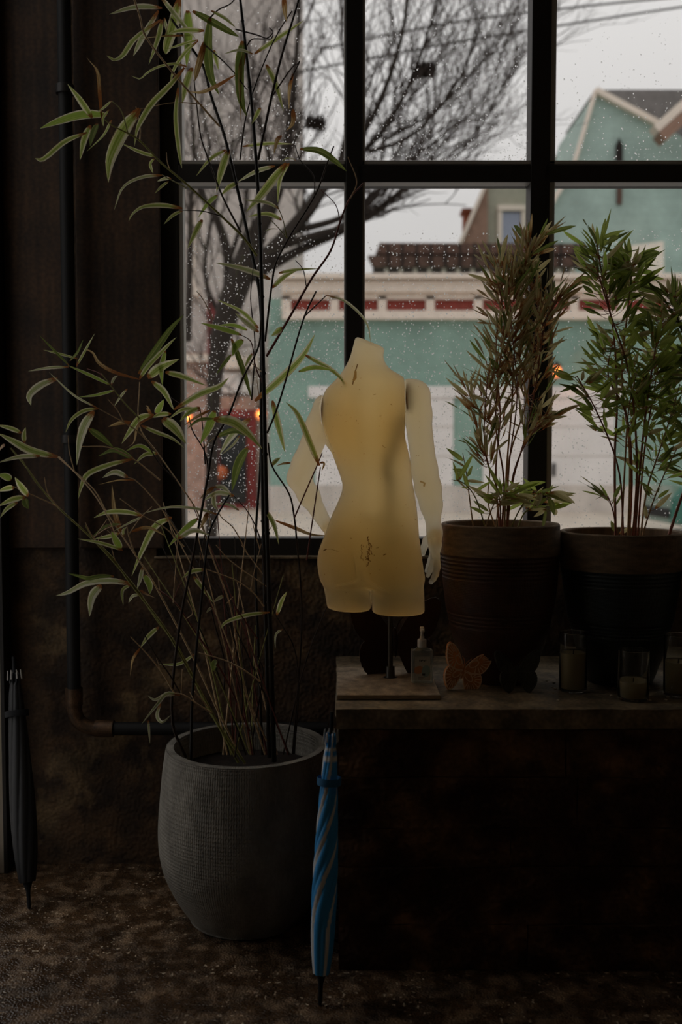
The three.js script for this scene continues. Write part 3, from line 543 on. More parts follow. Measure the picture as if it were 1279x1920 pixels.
// ---------------------------------------------------------------- the mannequin
// meshes the zero surface of a distance field (naive surface nets)
function surface(f, lo, hi, cell) {
  const n = [0, 1, 2].map((k) => Math.ceil((hi[k] - lo[k]) / cell) + 1), [nx, ny, nz] = n, val = new Float32Array(nx * ny * nz), id = (i, j, k) => i + nx * (j + ny * k);
  for (let k = 0; k < nz; k++) for (let j = 0; j < ny; j++) for (let i = 0; i < nx; i++) val[id(i, j, k)] = f(lo[0] + i * cell, lo[1] + j * cell, lo[2] + k * cell);
  const vert = new Int32Array(nx * ny * nz).fill(-1), pos = [], E12 = [[0, 1], [0, 2], [0, 4], [1, 3], [1, 5], [2, 3], [2, 6], [3, 7], [4, 5], [4, 6], [5, 7], [6, 7]];
  for (let k = 0; k < nz - 1; k++) for (let j = 0; j < ny - 1; j++) for (let i = 0; i < nx - 1; i++) {
    const c = []; let m = 0; for (let q = 0; q < 8; q++) { const v = val[id(i + (q & 1), j + ((q >> 1) & 1), k + (q >> 2))]; c.push(v); if (v < 0) m++; }
    if (m === 0 || m === 8) continue;
    let x = 0, y = 0, z = 0, w = 0;
    for (const [a, b] of E12) if (c[a] < 0 !== c[b] < 0) { const t = c[a] / (c[a] - c[b]); x += (a & 1) + ((b & 1) - (a & 1)) * t; y += ((a >> 1) & 1) + (((b >> 1) & 1) - ((a >> 1) & 1)) * t; z += (a >> 2) + ((b >> 2) - (a >> 2)) * t; w++; }
    vert[id(i, j, k)] = pos.length / 3; pos.push(lo[0] + (i + x / w) * cell, lo[1] + (j + y / w) * cell, lo[2] + (k + z / w) * cell);
  }
  const idx = [], quad = (a, b, c, d, flip) => { if (a < 0 || b < 0 || c < 0 || d < 0) return; flip ? idx.push(a, c, b, a, d, c) : idx.push(a, b, c, a, c, d); };
  for (let k = 1; k < nz - 1; k++) for (let j = 1; j < ny - 1; j++) for (let i = 1; i < nx - 1; i++) {
    const a = val[id(i, j, k)] < 0;
    if (a !== val[id(i + 1, j, k)] < 0) quad(vert[id(i, j - 1, k - 1)], vert[id(i, j, k - 1)], vert[id(i, j, k)], vert[id(i, j - 1, k)], !a);
    if (a !== val[id(i, j + 1, k)] < 0) quad(vert[id(i - 1, j, k - 1)], vert[id(i - 1, j, k)], vert[id(i, j, k)], vert[id(i, j, k - 1)], !a);
    if (a !== val[id(i, j, k + 1)] < 0) quad(vert[id(i - 1, j - 1, k)], vert[id(i, j - 1, k)], vert[id(i, j, k)], vert[id(i - 1, j, k)], !a);
  }
  const e = cell * 0.3, nor = new Float32Array(pos.length), q = V(0, 0, 0);
  for (let r = 0; r < 2; r++) for (let i = 0; i < pos.length; i += 3) {   // settle the vertices on the surface
    const [x, y, z] = [pos[i], pos[i + 1], pos[i + 2]], d = f(x, y, z);
    q.set(f(x + e, y, z) - f(x - e, y, z), f(x, y + e, z) - f(x, y - e, z), f(x, y, z + e) - f(x, y, z - e)).divideScalar(2 * e);
    const l = Math.max(0.3, q.lengthSq()), st = cl(d / l, -cell * 0.4, cell * 0.4); if (!r) { pos[i] -= q.x * st; pos[i + 1] -= q.y * st; pos[i + 2] -= q.z * st; }
    q.normalize(); nor[i] = q.x; nor[i + 1] = q.y; nor[i + 2] = q.z;
  }
  const g = new THREE.BufferGeometry(); g.setAttribute('position', new THREE.Float32BufferAttribute(pos, 3)); g.setAttribute('normal', new THREE.BufferAttribute(nor, 3));
  const uv = new Float32Array(pos.length / 3 * 2); g.setAttribute('uv', new THREE.BufferAttribute(uv, 2)); g.setIndex(idx); return g;
}
const smin = (a, b, k) => { const h = Math.max(k - Math.abs(a - b), 0) / k; return Math.min(a, b) - h * h * k * 0.25; };
const smax = (a, b, k) => -smin(-a, -b, k);
function cone(a, b, ra, rb) {   // distance to a tapered capsule
  const ax = a.x, ay = a.y, az = a.z, bx = b.x - ax, by = b.y - ay, bz = b.z - az, l2 = bx * bx + by * by + bz * bz;
  return (x, y, z) => { const px = x - ax, py = y - ay, pz = z - az, t = cl((px * bx + py * by + pz * bz) / l2), dx = px - bx * t, dy = py - by * t, dz = pz - bz * t; return Math.sqrt(dx * dx + dy * dy + dz * dz) - (ra + (rb - ra) * t); };
}
const ball = (c, r, s = [1, 1, 1]) => { const m = Math.min(...s); return (x, y, z) => (Math.hypot((x - c.x) / s[0], (y - c.y) / s[1], (z - c.z) / s[2]) - r) * m; };
const DM = 2.70;
const MP = (px, py, z = 0) => { const p = at(px, py, DM); p.z += z; return p; };   // a pixel on the mannequin's middle plane, moved z towards the camera
function spline1(rows, y) {   // rows sorted by falling height: [y, ...values]
  let i = 0; const n = rows.length; if (y >= rows[0][0]) i = 0; else if (y <= rows[n - 1][0]) i = n - 2; else while (y < rows[i + 1][0]) i++;
  const p1 = rows[i], p2 = rows[i + 1], p0 = rows[Math.max(0, i - 1)], p3 = rows[Math.min(n - 1, i + 2)], t = cl((p1[0] - y) / (p1[0] - p2[0])), out = [];
  for (let k = 1; k < p1.length; k++) { const h = p1[0] - p2[0], m1 = (p2[k] - p0[k]) / ((p0[0] - p2[0]) || h) * h, m2 = (p3[k] - p1[k]) / ((p1[0] - p3[0]) || h) * h, t2 = t * t, t3 = t2 * t; out.push((2 * t3 - 3 * t2 + 1) * p1[k] + (t3 - 2 * t2 + t) * m1 + (-2 * t3 + 3 * t2) * p2[k] + (t3 - t2) * m2); }
  return out;
}
// sections: picture row, left edge, right edge, half depth, middle moved towards the camera
const loft = (rows, pw = 2.25) => {
  const R = rows.map(([py, l, r, b, cz]) => { const a = MP(l, py), c = MP(r, py); return [a.y, (a.x + c.x) / 2, (c.x - a.x) / 2, b, cz]; });
  return (x, y, z) => { const [cx, a, b, cz] = spline1(R, y), u = Math.abs(x - cx) / a, w = Math.abs(z + DM - cz) / b; return (Math.pow(Math.pow(u, pw) + Math.pow(w, pw), 1 / pw) - 1) * Math.min(a, b) * 0.9; };
};
{
  const foot = MP(732, 1240); foot.y = PLATE;
  const man = thing('mannequin_torso', 'headless amber translucent female mannequin torso seen from behind on a rod stand', 'mannequin', V(foot.x, HB, foot.z));
  const trunk = loft([[600, 666, 720, 0.042, 0.004], [632, 666, 720.5, 0.042, 0.004], [650, 662, 722.5, 0.043, 0.004], [668, 657, 719, 0.044, 0.006], [682, 651, 723, 0.048, 0.008], [694, 644, 733, 0.054, 0.01], [704, 637, 750, 0.06, 0.01], [716, 626, 766, 0.067, 0.01], [732, 611, 772, 0.075, 0.008], [755, 603, 772, 0.084, 0.004], [790, 603.5, 762, 0.092, 0.0], [823, 614, 763, 0.092, -0.002], [862, 627, 770, 0.086, -0.004], [905, 641.5, 774, 0.08, -0.008], [922, 641, 777, 0.079, -0.008], [945, 632, 780.5, 0.083, -0.004], [972, 620, 783, 0.09, 0.002], [1011, 607, 786, 0.1, 0.006], [1047, 599.5, 789, 0.105, 0.01], [1083, 604, 792.5, 0.1, 0.01], [1130, 612, 795, 0.09, 0.008]]);
  const legL = loft([[1040, 601, 688, 0.088, 0.01], [1083, 604, 691, 0.088, 0.01], [1120, 611, 694.5, 0.083, 0.006], [1160, 616, 694.5, 0.08, 0.004]], 2.1), legR = loft([[1040, 690, 790, 0.09, 0.012], [1083, 697, 792.5, 0.09, 0.012], [1120, 697, 795, 0.086, 0.008], [1165, 699, 796, 0.083, 0.006]], 2.1);
  const bumL = ball(MP(650, 1046, 0.07), 0.066, [0.98, 1, 0.95]), bumR = ball(MP(726, 1050, 0.074), 0.074, [0.98, 1, 0.95]);
  const scL = ball(MP(642, 790, 0.07), 0.03, [1.2, 1.8, 0.8]), scR = ball(MP(730, 785, 0.072), 0.03, [1.2, 1.8, 0.8]), brL = ball(MP(640, 812, -0.075), 0.048), brR = ball(MP(725, 812, -0.075), 0.048), belly = ball(MP(705, 985, -0.05), 0.05, [1.3, 1.2, 0.9]);
  const spine = cone(MP(690, 735, 0.097), MP(695, 955, 0.08), 0.012, 0.015), cleft = cone(MP(664, 1010, 0.128), MP(678, 1086, 0.122), 0.006, 0.014), cleft2 = cone(MP(680, 1086, 0.122), MP(724, 1108, 0.112), 0.012, 0.006), foldL = cone(MP(636, 1092, 0.112), MP(676, 1084, 0.12), 0.004, 0.009), button = ball(MP(710, 785, 0.094), 0.0042);
  const yc = MP(690, 1088).y, neckP = MP(694, 641), neckN = V(0.37, 0.93, 0.1).normalize(), seamR = MP(757, 750).x, seamL = MP(602, 760).x, bL = MP(654, 1140), bR = MP(746, 1147);
  const yArm = MP(700, 812).y, ySh = MP(700, 712).y;
  const torsoF = (x, y, z) => {
    let d = smax(trunk(x, y, z), yc - y, 0.02);
    if (y < yc + 0.2) { let l = smax(legL(x, y, z), bL.y + (x - bL.x) * -0.05 - y, 0.006), r = smax(legR(x, y, z), bR.y - (x - bR.x) * 0.0 - y, 0.006); const up = y - (yc + 0.05); l = smax(l, up, 0.06); r = smax(r, up, 0.06); d = smin(d, Math.min(l, r), 0.02); }
    if (y < yc + 0.24) { let b = smin(bumL(x, y, z), bumR(x, y, z), 0.006); d = smin(d, b, 0.05); d = smax(d, -cleft(x, y, z), 0.014); d = smax(d, -cleft2(x, y, z), 0.012); d = smax(d, -foldL(x, y, z), 0.01); }
    d = smin(d, scL(x, y, z), 0.045); d = smin(d, scR(x, y, z), 0.045); d = smin(d, brL(x, y, z), 0.05); d = smin(d, brR(x, y, z), 0.05); d = smin(d, belly(x, y, z), 0.05);
    d = smax(d, -spine(x, y, z), 0.05); d = smin(d, button(x, y, z), 0.003);
    d = smax(d, (x - neckP.x) * neckN.x + (y - neckP.y) * neckN.y + (z - neckP.z) * neckN.z, 0.012);
    if (y > yArm - 0.17) d = smax(d, x - seamR - Math.max(0, yArm - y) * 0.27, 0.006);
    return d;
  };
  const arm = (list, k) => (x, y, z) => list.reduce((s, c) => smin(s, c(x, y, z), k), 1);
  const RA = arm([cone(MP(764, 738), MP(777, 742), 0.0395, 0.0402), cone(MP(777, 742), MP(783, 775), 0.0402, 0.0365), cone(MP(783, 775), MP(795, 880, 0.012), 0.0365, 0.0345), cone(MP(795, 880, 0.012), MP(802, 915, 0.014), 0.033, 0.0335), cone(MP(802, 915, 0.014), MP(808, 945, 0.008), 0.0335, 0.029), cone(MP(808, 945, 0.008), MP(815, 998, 0), 0.0275, 0.0185), cone(MP(815, 998), MP(816, 1012, -0.002), 0.018, 0.0185)], 0.02);
  const LA = arm([cone(MP(612, 764, -0.01), MP(598, 800, -0.012), 0.038, 0.0355), cone(MP(598, 800, -0.012), MP(570, 870, -0.02), 0.0345, 0.033), cone(MP(570, 870, -0.02), MP(560, 897, -0.026), 0.031, 0.0305), cone(MP(560, 897, -0.026), MP(578, 930, -0.045), 0.031, 0.0285), cone(MP(578, 930, -0.045), MP(612, 992, -0.108), 0.028, 0.0185)], 0.02);
  const rArmF = (x, y, z) => smax(RA(x, y, z), seamR + 0.003 - x + Math.max(0, yArm - y) * 0.1, 0.005), lArmF = (x, y, z) => { const d = LA(x, y, z); return d > 0.03 ? d : Math.max(d, 0.0018 - torsoF(x, y, z)); };
  // hands: palm, four fingers of their own bend and a thumb from the side of the palm
  const finger = (pts, r) => { const f = []; for (let i = 0; i < pts.length - 1; i++) f.push(cone(pts[i], pts[i + 1], r * (1 - i * 0.1), r * (1 - (i + 1) * 0.1))); return arm(f, 0.004); };
  const palmR = arm([cone(MP(815, 1000), MP(816, 1022, 0), 0.0165, 0.0165), cone(MP(815, 1010, 0.008), MP(816, 1042, 0.022), 0.0125, 0.0115), cone(MP(815, 1010, -0.008), MP(816, 1042, -0.024), 0.0125, 0.0115), cone(MP(815, 1020, 0), MP(816, 1043, 0.0), 0.0135, 0.0125)], 0.014);
  const rf = [finger([MP(817, 1040, 0.026), MP(819, 1060, 0.03), MP(816, 1075, 0.028), MP(812, 1085, 0.024)], 0.0092), finger([MP(816, 1042, 0.009), MP(818, 1064, 0.011), MP(814, 1081, 0.009), MP(808, 1091, 0.006)], 0.0094), finger([MP(814, 1040, -0.009), MP(812, 1058, -0.01), MP(807, 1071, -0.01), MP(803, 1080, -0.01)], 0.0088), finger([MP(813, 1038, -0.026), MP(809, 1052, -0.029), MP(805, 1064, -0.03), MP(802, 1073, -0.031)], 0.0084)];
  const rt = finger([MP(810, 1004, -0.012), MP(801, 1014, -0.022), MP(797, 1027, -0.026), MP(794, 1039, -0.026)], 0.0115);
  const rHandF = (x, y, z) => { let d = palmR(x, y, z); for (const q of rf) d = smin(d, q(x, y, z), 0.004); return smin(d, rt(x, y, z), 0.009); };
  const palmL = arm([cone(MP(612, 992, -0.108), MP(627, 1012, -0.122), 0.017, 0.015), cone(MP(622, 1000, -0.12), MP(646, 1008, -0.128), 0.013, 0.011), cone(MP(618, 1010, -0.116), MP(638, 1030, -0.124), 0.013, 0.011)], 0.014);
  const lf = [finger([MP(645, 1006, -0.128), MP(662, 1008, -0.133), MP(676, 1012, -0.133), MP(686, 1017, -0.131)], 0.009), finger([MP(645, 1014, -0.128), MP(661, 1019, -0.135), MP(675, 1026, -0.135), MP(684, 1033, -0.133)], 0.0092), finger([MP(642, 1023, -0.126), MP(656, 1031, -0.133), MP(668, 1040, -0.133), MP(675, 1048, -0.131)], 0.0088), finger([MP(637, 1030, -0.124), MP(648, 1040, -0.131), MP(657, 1050, -0.131), MP(662, 1058, -0.129)], 0.0082)];
  const lt = finger([MP(618, 996, -0.112), MP(624, 982, -0.112), MP(634, 974, -0.108), MP(644, 970, -0.104)], 0.0112);
  const lHandF = (x, y, z) => { let d = palmL(x, y, z); for (const q of lf) d = smin(d, q(x, y, z), 0.004); return smin(d, lt(x, y, z), 0.009); };
  // stains: cracks, specks and a scrawl on the resin, laid on in metres of the torso's own height and width
  const p0 = MP(530, 1160), p1 = MP(840, 620), SW = 1024, SH = 1784;
  const map = canvas(SW, SH, (g) => {
    const X = (px) => (px - 530) / 310 * SW, Y = (py) => (py - 620) / 540 * SH, k = SW / 310;
    g.fillStyle = '#fdf8ec'; g.fillRect(0, 0, SW, SH);
    const line = (pts, w, c) => { g.strokeStyle = c; g.lineWidth = w * k; g.lineCap = 'round'; g.beginPath(); pts.forEach(([x, y], i) => i ? g.lineTo(X(x), Y(y)) : g.moveTo(X(x), Y(y))); g.stroke(); };
    line([[671, 686], [667, 698], [664, 712], [662, 723]], 2, '#4a2f12'); line([[667, 700], [667, 711], [664, 715]], 4.5, '#8a6430');
    for (let i = 0; i < 90; i++) { const x = rr(610, 790), y = rr(690, 1120), s = rr(0.25, 0.7) * k; g.fillStyle = rnd() < 0.5 ? '#a58048' : '#6b4a20'; g.globalAlpha = rr(0.35, 0.9); g.beginPath(); g.ellipse(X(x), Y(y), s * rr(1, 2.2), s, rr(0, 3), 0, 7); g.fill(); } g.globalAlpha = 1;
    const scrawl = (x0, y0, y1, n, w) => { let x = x0; for (let i = 0; i < n; i++) { const y = y0 + (y1 - y0) * i / n; line([[x, y], [x + rr(-2, 2), y + rr(1, 4)]], rr(0.5, w), '#4a2c0e'); x = x0 + rr(-2.5, 2.5); } };
    scrawl(690, 998, 1050, 30, 1.5); scrawl(693, 1010, 1030, 14, 1.8); scrawl(678, 1012, 1040, 11, 0.9); scrawl(686, 1033, 1038, 4, 1.6);
    line([[717, 1030], [721, 1028]], 1.4, '#4a2c0e'); line([[704, 1018], [708, 1017]], 0.7, '#6b4a20'); line([[609, 1025], [614, 1022]], 1.6, '#4a2c0e'); line([[610, 1022], [622, 1021], [636, 1024]], 0.5, '#6b4a20');
    line([[700, 742], [704, 741]], 0.8, '#7b5a2a'); line([[716, 834], [721, 838]], 0.7, '#7b5a2a'); line([[788, 900], [795, 903], [794, 908]], 3, '#b08a50');
  });
  const resin = phys({ map, color: 0xffffff, roughness: 1, transmission: 1, thickness: 0.2, ior: 1.45, attenuationColor: new THREE.Color(0.92, 0.6, 0.2), attenuationDistance: 0.22 });
  const paint = (g) => { const p = g.attributes.position, u = g.attributes.uv; for (let i = 0; i < p.count; i++) u.setXY(i, (p.getX(i) - p0.x) / (p1.x - p0.x), (p.getY(i) - p0.y) / (p1.y - p0.y)); return g; };
  const torso = part('torso', paint(surface(torsoF, [MP(590, 900).x, MP(690, 1156).y, -DM - 0.16], [MP(800, 700).x, MP(690, 622).y, -DM + 0.16], 0.0055)), resin, man);
  const rArm = part('arm', paint(surface(rArmF, [MP(745, 900).x, MP(690, 1025).y, -DM - 0.06], [MP(845, 700).x, MP(690, 700).y, -DM + 0.07], 0.005)), resin, man);
  const lArm = part('arm', paint(surface(lArmF, [MP(525, 900).x, MP(690, 1015).y, -DM - 0.15], [MP(650, 700).x, MP(690, 720).y, -DM + 0.05], 0.005)), resin, man);
  part('hand', paint(surface(rHandF, [MP(780, 1000).x, MP(690, 1106).y, -DM - 0.06], [MP(840, 1000).x, MP(690, 990).y, -DM + 0.06], 0.0028)), resin, rArm);
  part('hand', paint(surface(lHandF, [MP(590, 1000).x, MP(690, 1080).y, -DM - 0.16], [MP(705, 1000).x, MP(690, 955).y, -DM - 0.07], 0.0028)), resin, lArm);
  // the dark plates that the arms turn on, and the rod, run up inside for a dark smear
  const plate = (x, py, ry, rz) => new THREE.CylinderGeometry(1, 1, 0.006, 40).rotateZ(Math.PI / 2).scale(1, ry, rz).translate(x, MP(700, py).y, -DM + 0.004);
  const brown = std({ color: 0x7d5526, roughness: 0.7 });
  { const a = plate(0, 745, 0.038, 0.032); a.translate(0, 0, DM).rotateY(-0.27).translate(seamR + 0.016, 0, -DM); part('joint_plate', a, brown, man); const b = plate(0, 768, 0.03, 0.028); b.translate(0, 0, DM).rotateY(0.1).translate(seamL + 0.006, 0, -DM - 0.004); part('joint_plate', b, brown, man); }
  part('rod', tube([V(foot.x, PLATE, foot.z), V(foot.x, MP(732, 890).y, foot.z)], [0.0075], 16), std({ color: 0x5b564e, roughness: 0.35, metalness: 0.8 }), man);
  // rod's upper length and strut: added, unseen parts that imitate the torso's dark smear
  const iron = std({ color: 0x4a3a28, roughness: 0.6, metalness: 0.3 });
  part('smear_strut', tube([MP(733, 905, 0.004), MP(726, 880, 0.014), MP(736, 838, 0.014), MP(754, 775, 0.004)], [0.010], 10, 16), iron, man);
  part('socket', lathe([[0.0005, 0.03], [0.012, 0.03], [0.013, 0.001], [0.02, 0]], 24).translate(foot.x, PLATE, foot.z), std({ color: 0x4d4942, roughness: 0.4, metalness: 0.7 }), man);
  const f0 = at(631, 1303, far(1303, PLATE)), f1 = at(827, 1303, far(1303, PLATE)), bk = far(1250, PLATE);
  part('base_plate', rbox(f0.x, HB + 0.001, -bk, f1.x, PLATE, f0.z, 0.003), std({ map: mottled([0.62, 0.55, 0.46], 0.3, 9, 1, 1), roughness: 0.5, metalness: 0.25 }), man);
}
// ---------------------------------------------------------------- bamboo
const leafTex = (kind) => canvas(64, 512, (g, w, h) => {
  const pal = { green: ['#c6d078', '#f4eecb', '#93a546'], bright: ['#c2d868', '#dfe8a0', '#a8c454'], pale: ['#e2dcba', '#ece7cf', '#b0b878'], dark: ['#7f8e46', '#a8ac66', '#687838'], dry: ['#c0a06c', '#dac594', '#a07c4c'], olive: ['#c4b783', '#d8caa0', '#a99c68'], fresh: ['#b4c260', '#cdd682', '#97a84e'] }[kind];
  g.fillStyle = pal[0]; g.fillRect(0, 0, w, h);
  // bands run along the blade: dark green, pale green and cream
  let x = 0; const plain = kind === 'olive' || kind === 'fresh', wide = plain ? 14 : 5;
  while (x < w) { const q = rr(wide * 0.6, wide * 1.9); g.fillStyle = pal[Math.floor(rnd() * 3)]; g.globalAlpha = plain ? 0.5 : 0.95; g.fillRect(x, 0, q, h); x += q; }
  g.globalAlpha = 1; if (['green', 'pale', 'bright'].includes(kind)) { g.fillStyle = '#efe8c8'; g.fillRect(0, 0, 8, h); g.fillRect(w - 7, 0, 7, h); g.fillStyle = pal[2]; g.fillRect(w * 0.36, 0, w * 0.12, h); g.fillRect(w * 0.56, 0, w * 0.14, h); }
  for (let i = 0; i < 30; i++) { g.fillStyle = pal[Math.floor(rnd() * 3)]; g.globalAlpha = 0.4; g.fillRect(rnd() * w, rr(-100, h), 2, rr(60, 300)); } g.globalAlpha = 1;
  // the dead brown tip, with a ragged edge along the veins
  const tip = { green: 0.1, bright: 0.05, pale: 0.12, dark: 0.05, dry: 0.35, olive: 0.15, fresh: 0.04 }[kind];
  for (let x = 0; x < w; x += 2) { const l = h * tip * rr(0.5, 1.5); g.fillStyle = rnd() < 0.5 ? '#8a5a30' : '#a8683a'; g.fillRect(x, 0, 2, l); }
  if (kind === 'pale' || kind === 'dry' || kind === 'green') for (let i = 0; i < 5; i++) { g.fillStyle = '#9a7446'; g.globalAlpha = 0.6; g.fillRect(rnd() < 0.5 ? 0 : w - 4, rr(0, h), 4, rr(20, 120)); } g.globalAlpha = 1;
});
const leafMat = {};
for (const k of ['green', 'bright', 'pale', 'dark', 'dry', 'olive', 'fresh']) leafMat[k] = phys({ map: leafTex(k), roughness: 1, specularIntensity: 0.4, transmission: 0.7, thickness: 0, side: THREE.DoubleSide });
// a blade along points; 'face' is the way its upper side looks
function blade(pts, width, face, fold = 0.25, twist = 0, n = 9) {
  const c = new THREE.CatmullRomCurve3(pts.length > 2 ? pts : [pts[0], pts[0].clone().lerp(pts[1], 0.5).add(V(0, width * 0.25, 0)), pts[1]], false, 'centripetal'), pos = [], uv = [], idx = [];
  for (let i = 0; i <= n; i++) {
    const t = i / n, p = c.getPoint(t), d = c.getTangent(t), w = width * 0.5 * Math.max(0.03, Math.pow(Math.sin(Math.PI * Math.pow(cl(t * 0.97 + 0.025), 0.72)), 0.8));
    const s = d.clone().cross(face).normalize(); if (twist) s.applyAxisAngle(d, twist * t); const up = s.clone().cross(d).normalize();
    for (let j = -1; j <= 1; j++) { const q = p.clone().addScaledVector(s, j * w).addScaledVector(up, Math.abs(j) * w * fold); pos.push(q.x, q.y, q.z); uv.push((j + 1) / 2, 1 - t); }
  }
  for (let i = 0; i < n; i++) for (let j = 0; j < 2; j++) { const a = i * 3 + j, b = a + 3; idx.push(a, b, a + 1, b, b + 1, a + 1); }
  const g = new THREE.BufferGeometry(); g.setAttribute('position', new THREE.Float32BufferAttribute(pos, 3)); g.setAttribute('uv', new THREE.Float32BufferAttribute(uv, 2)); g.setIndex(idx); g.computeVertexNormals(); return g;
}
const cane = { rose: std({ map: mottled([0.72, 0.48, 0.40], 0.3, 8, 1, 3), roughness: 0.5 }), brown: std({ map: mottled([0.22, 0.155, 0.105], 0.4, 8, 1, 3), roughness: 0.55 }), green: std({ map: mottled([0.66, 0.66, 0.38], 0.3, 8, 1, 3), roughness: 0.55 }), straw: std({ map: mottled([0.86, 0.74, 0.58], 0.25, 8, 1, 3), roughness: 0.6 }), dark: std({ map: mottled([0.115, 0.09, 0.065], 0.4, 8, 1, 3), roughness: 0.5 }), plum: std({ map: mottled([0.5, 0.27, 0.23], 0.3, 8, 1, 3), roughness: 0.55 }) };
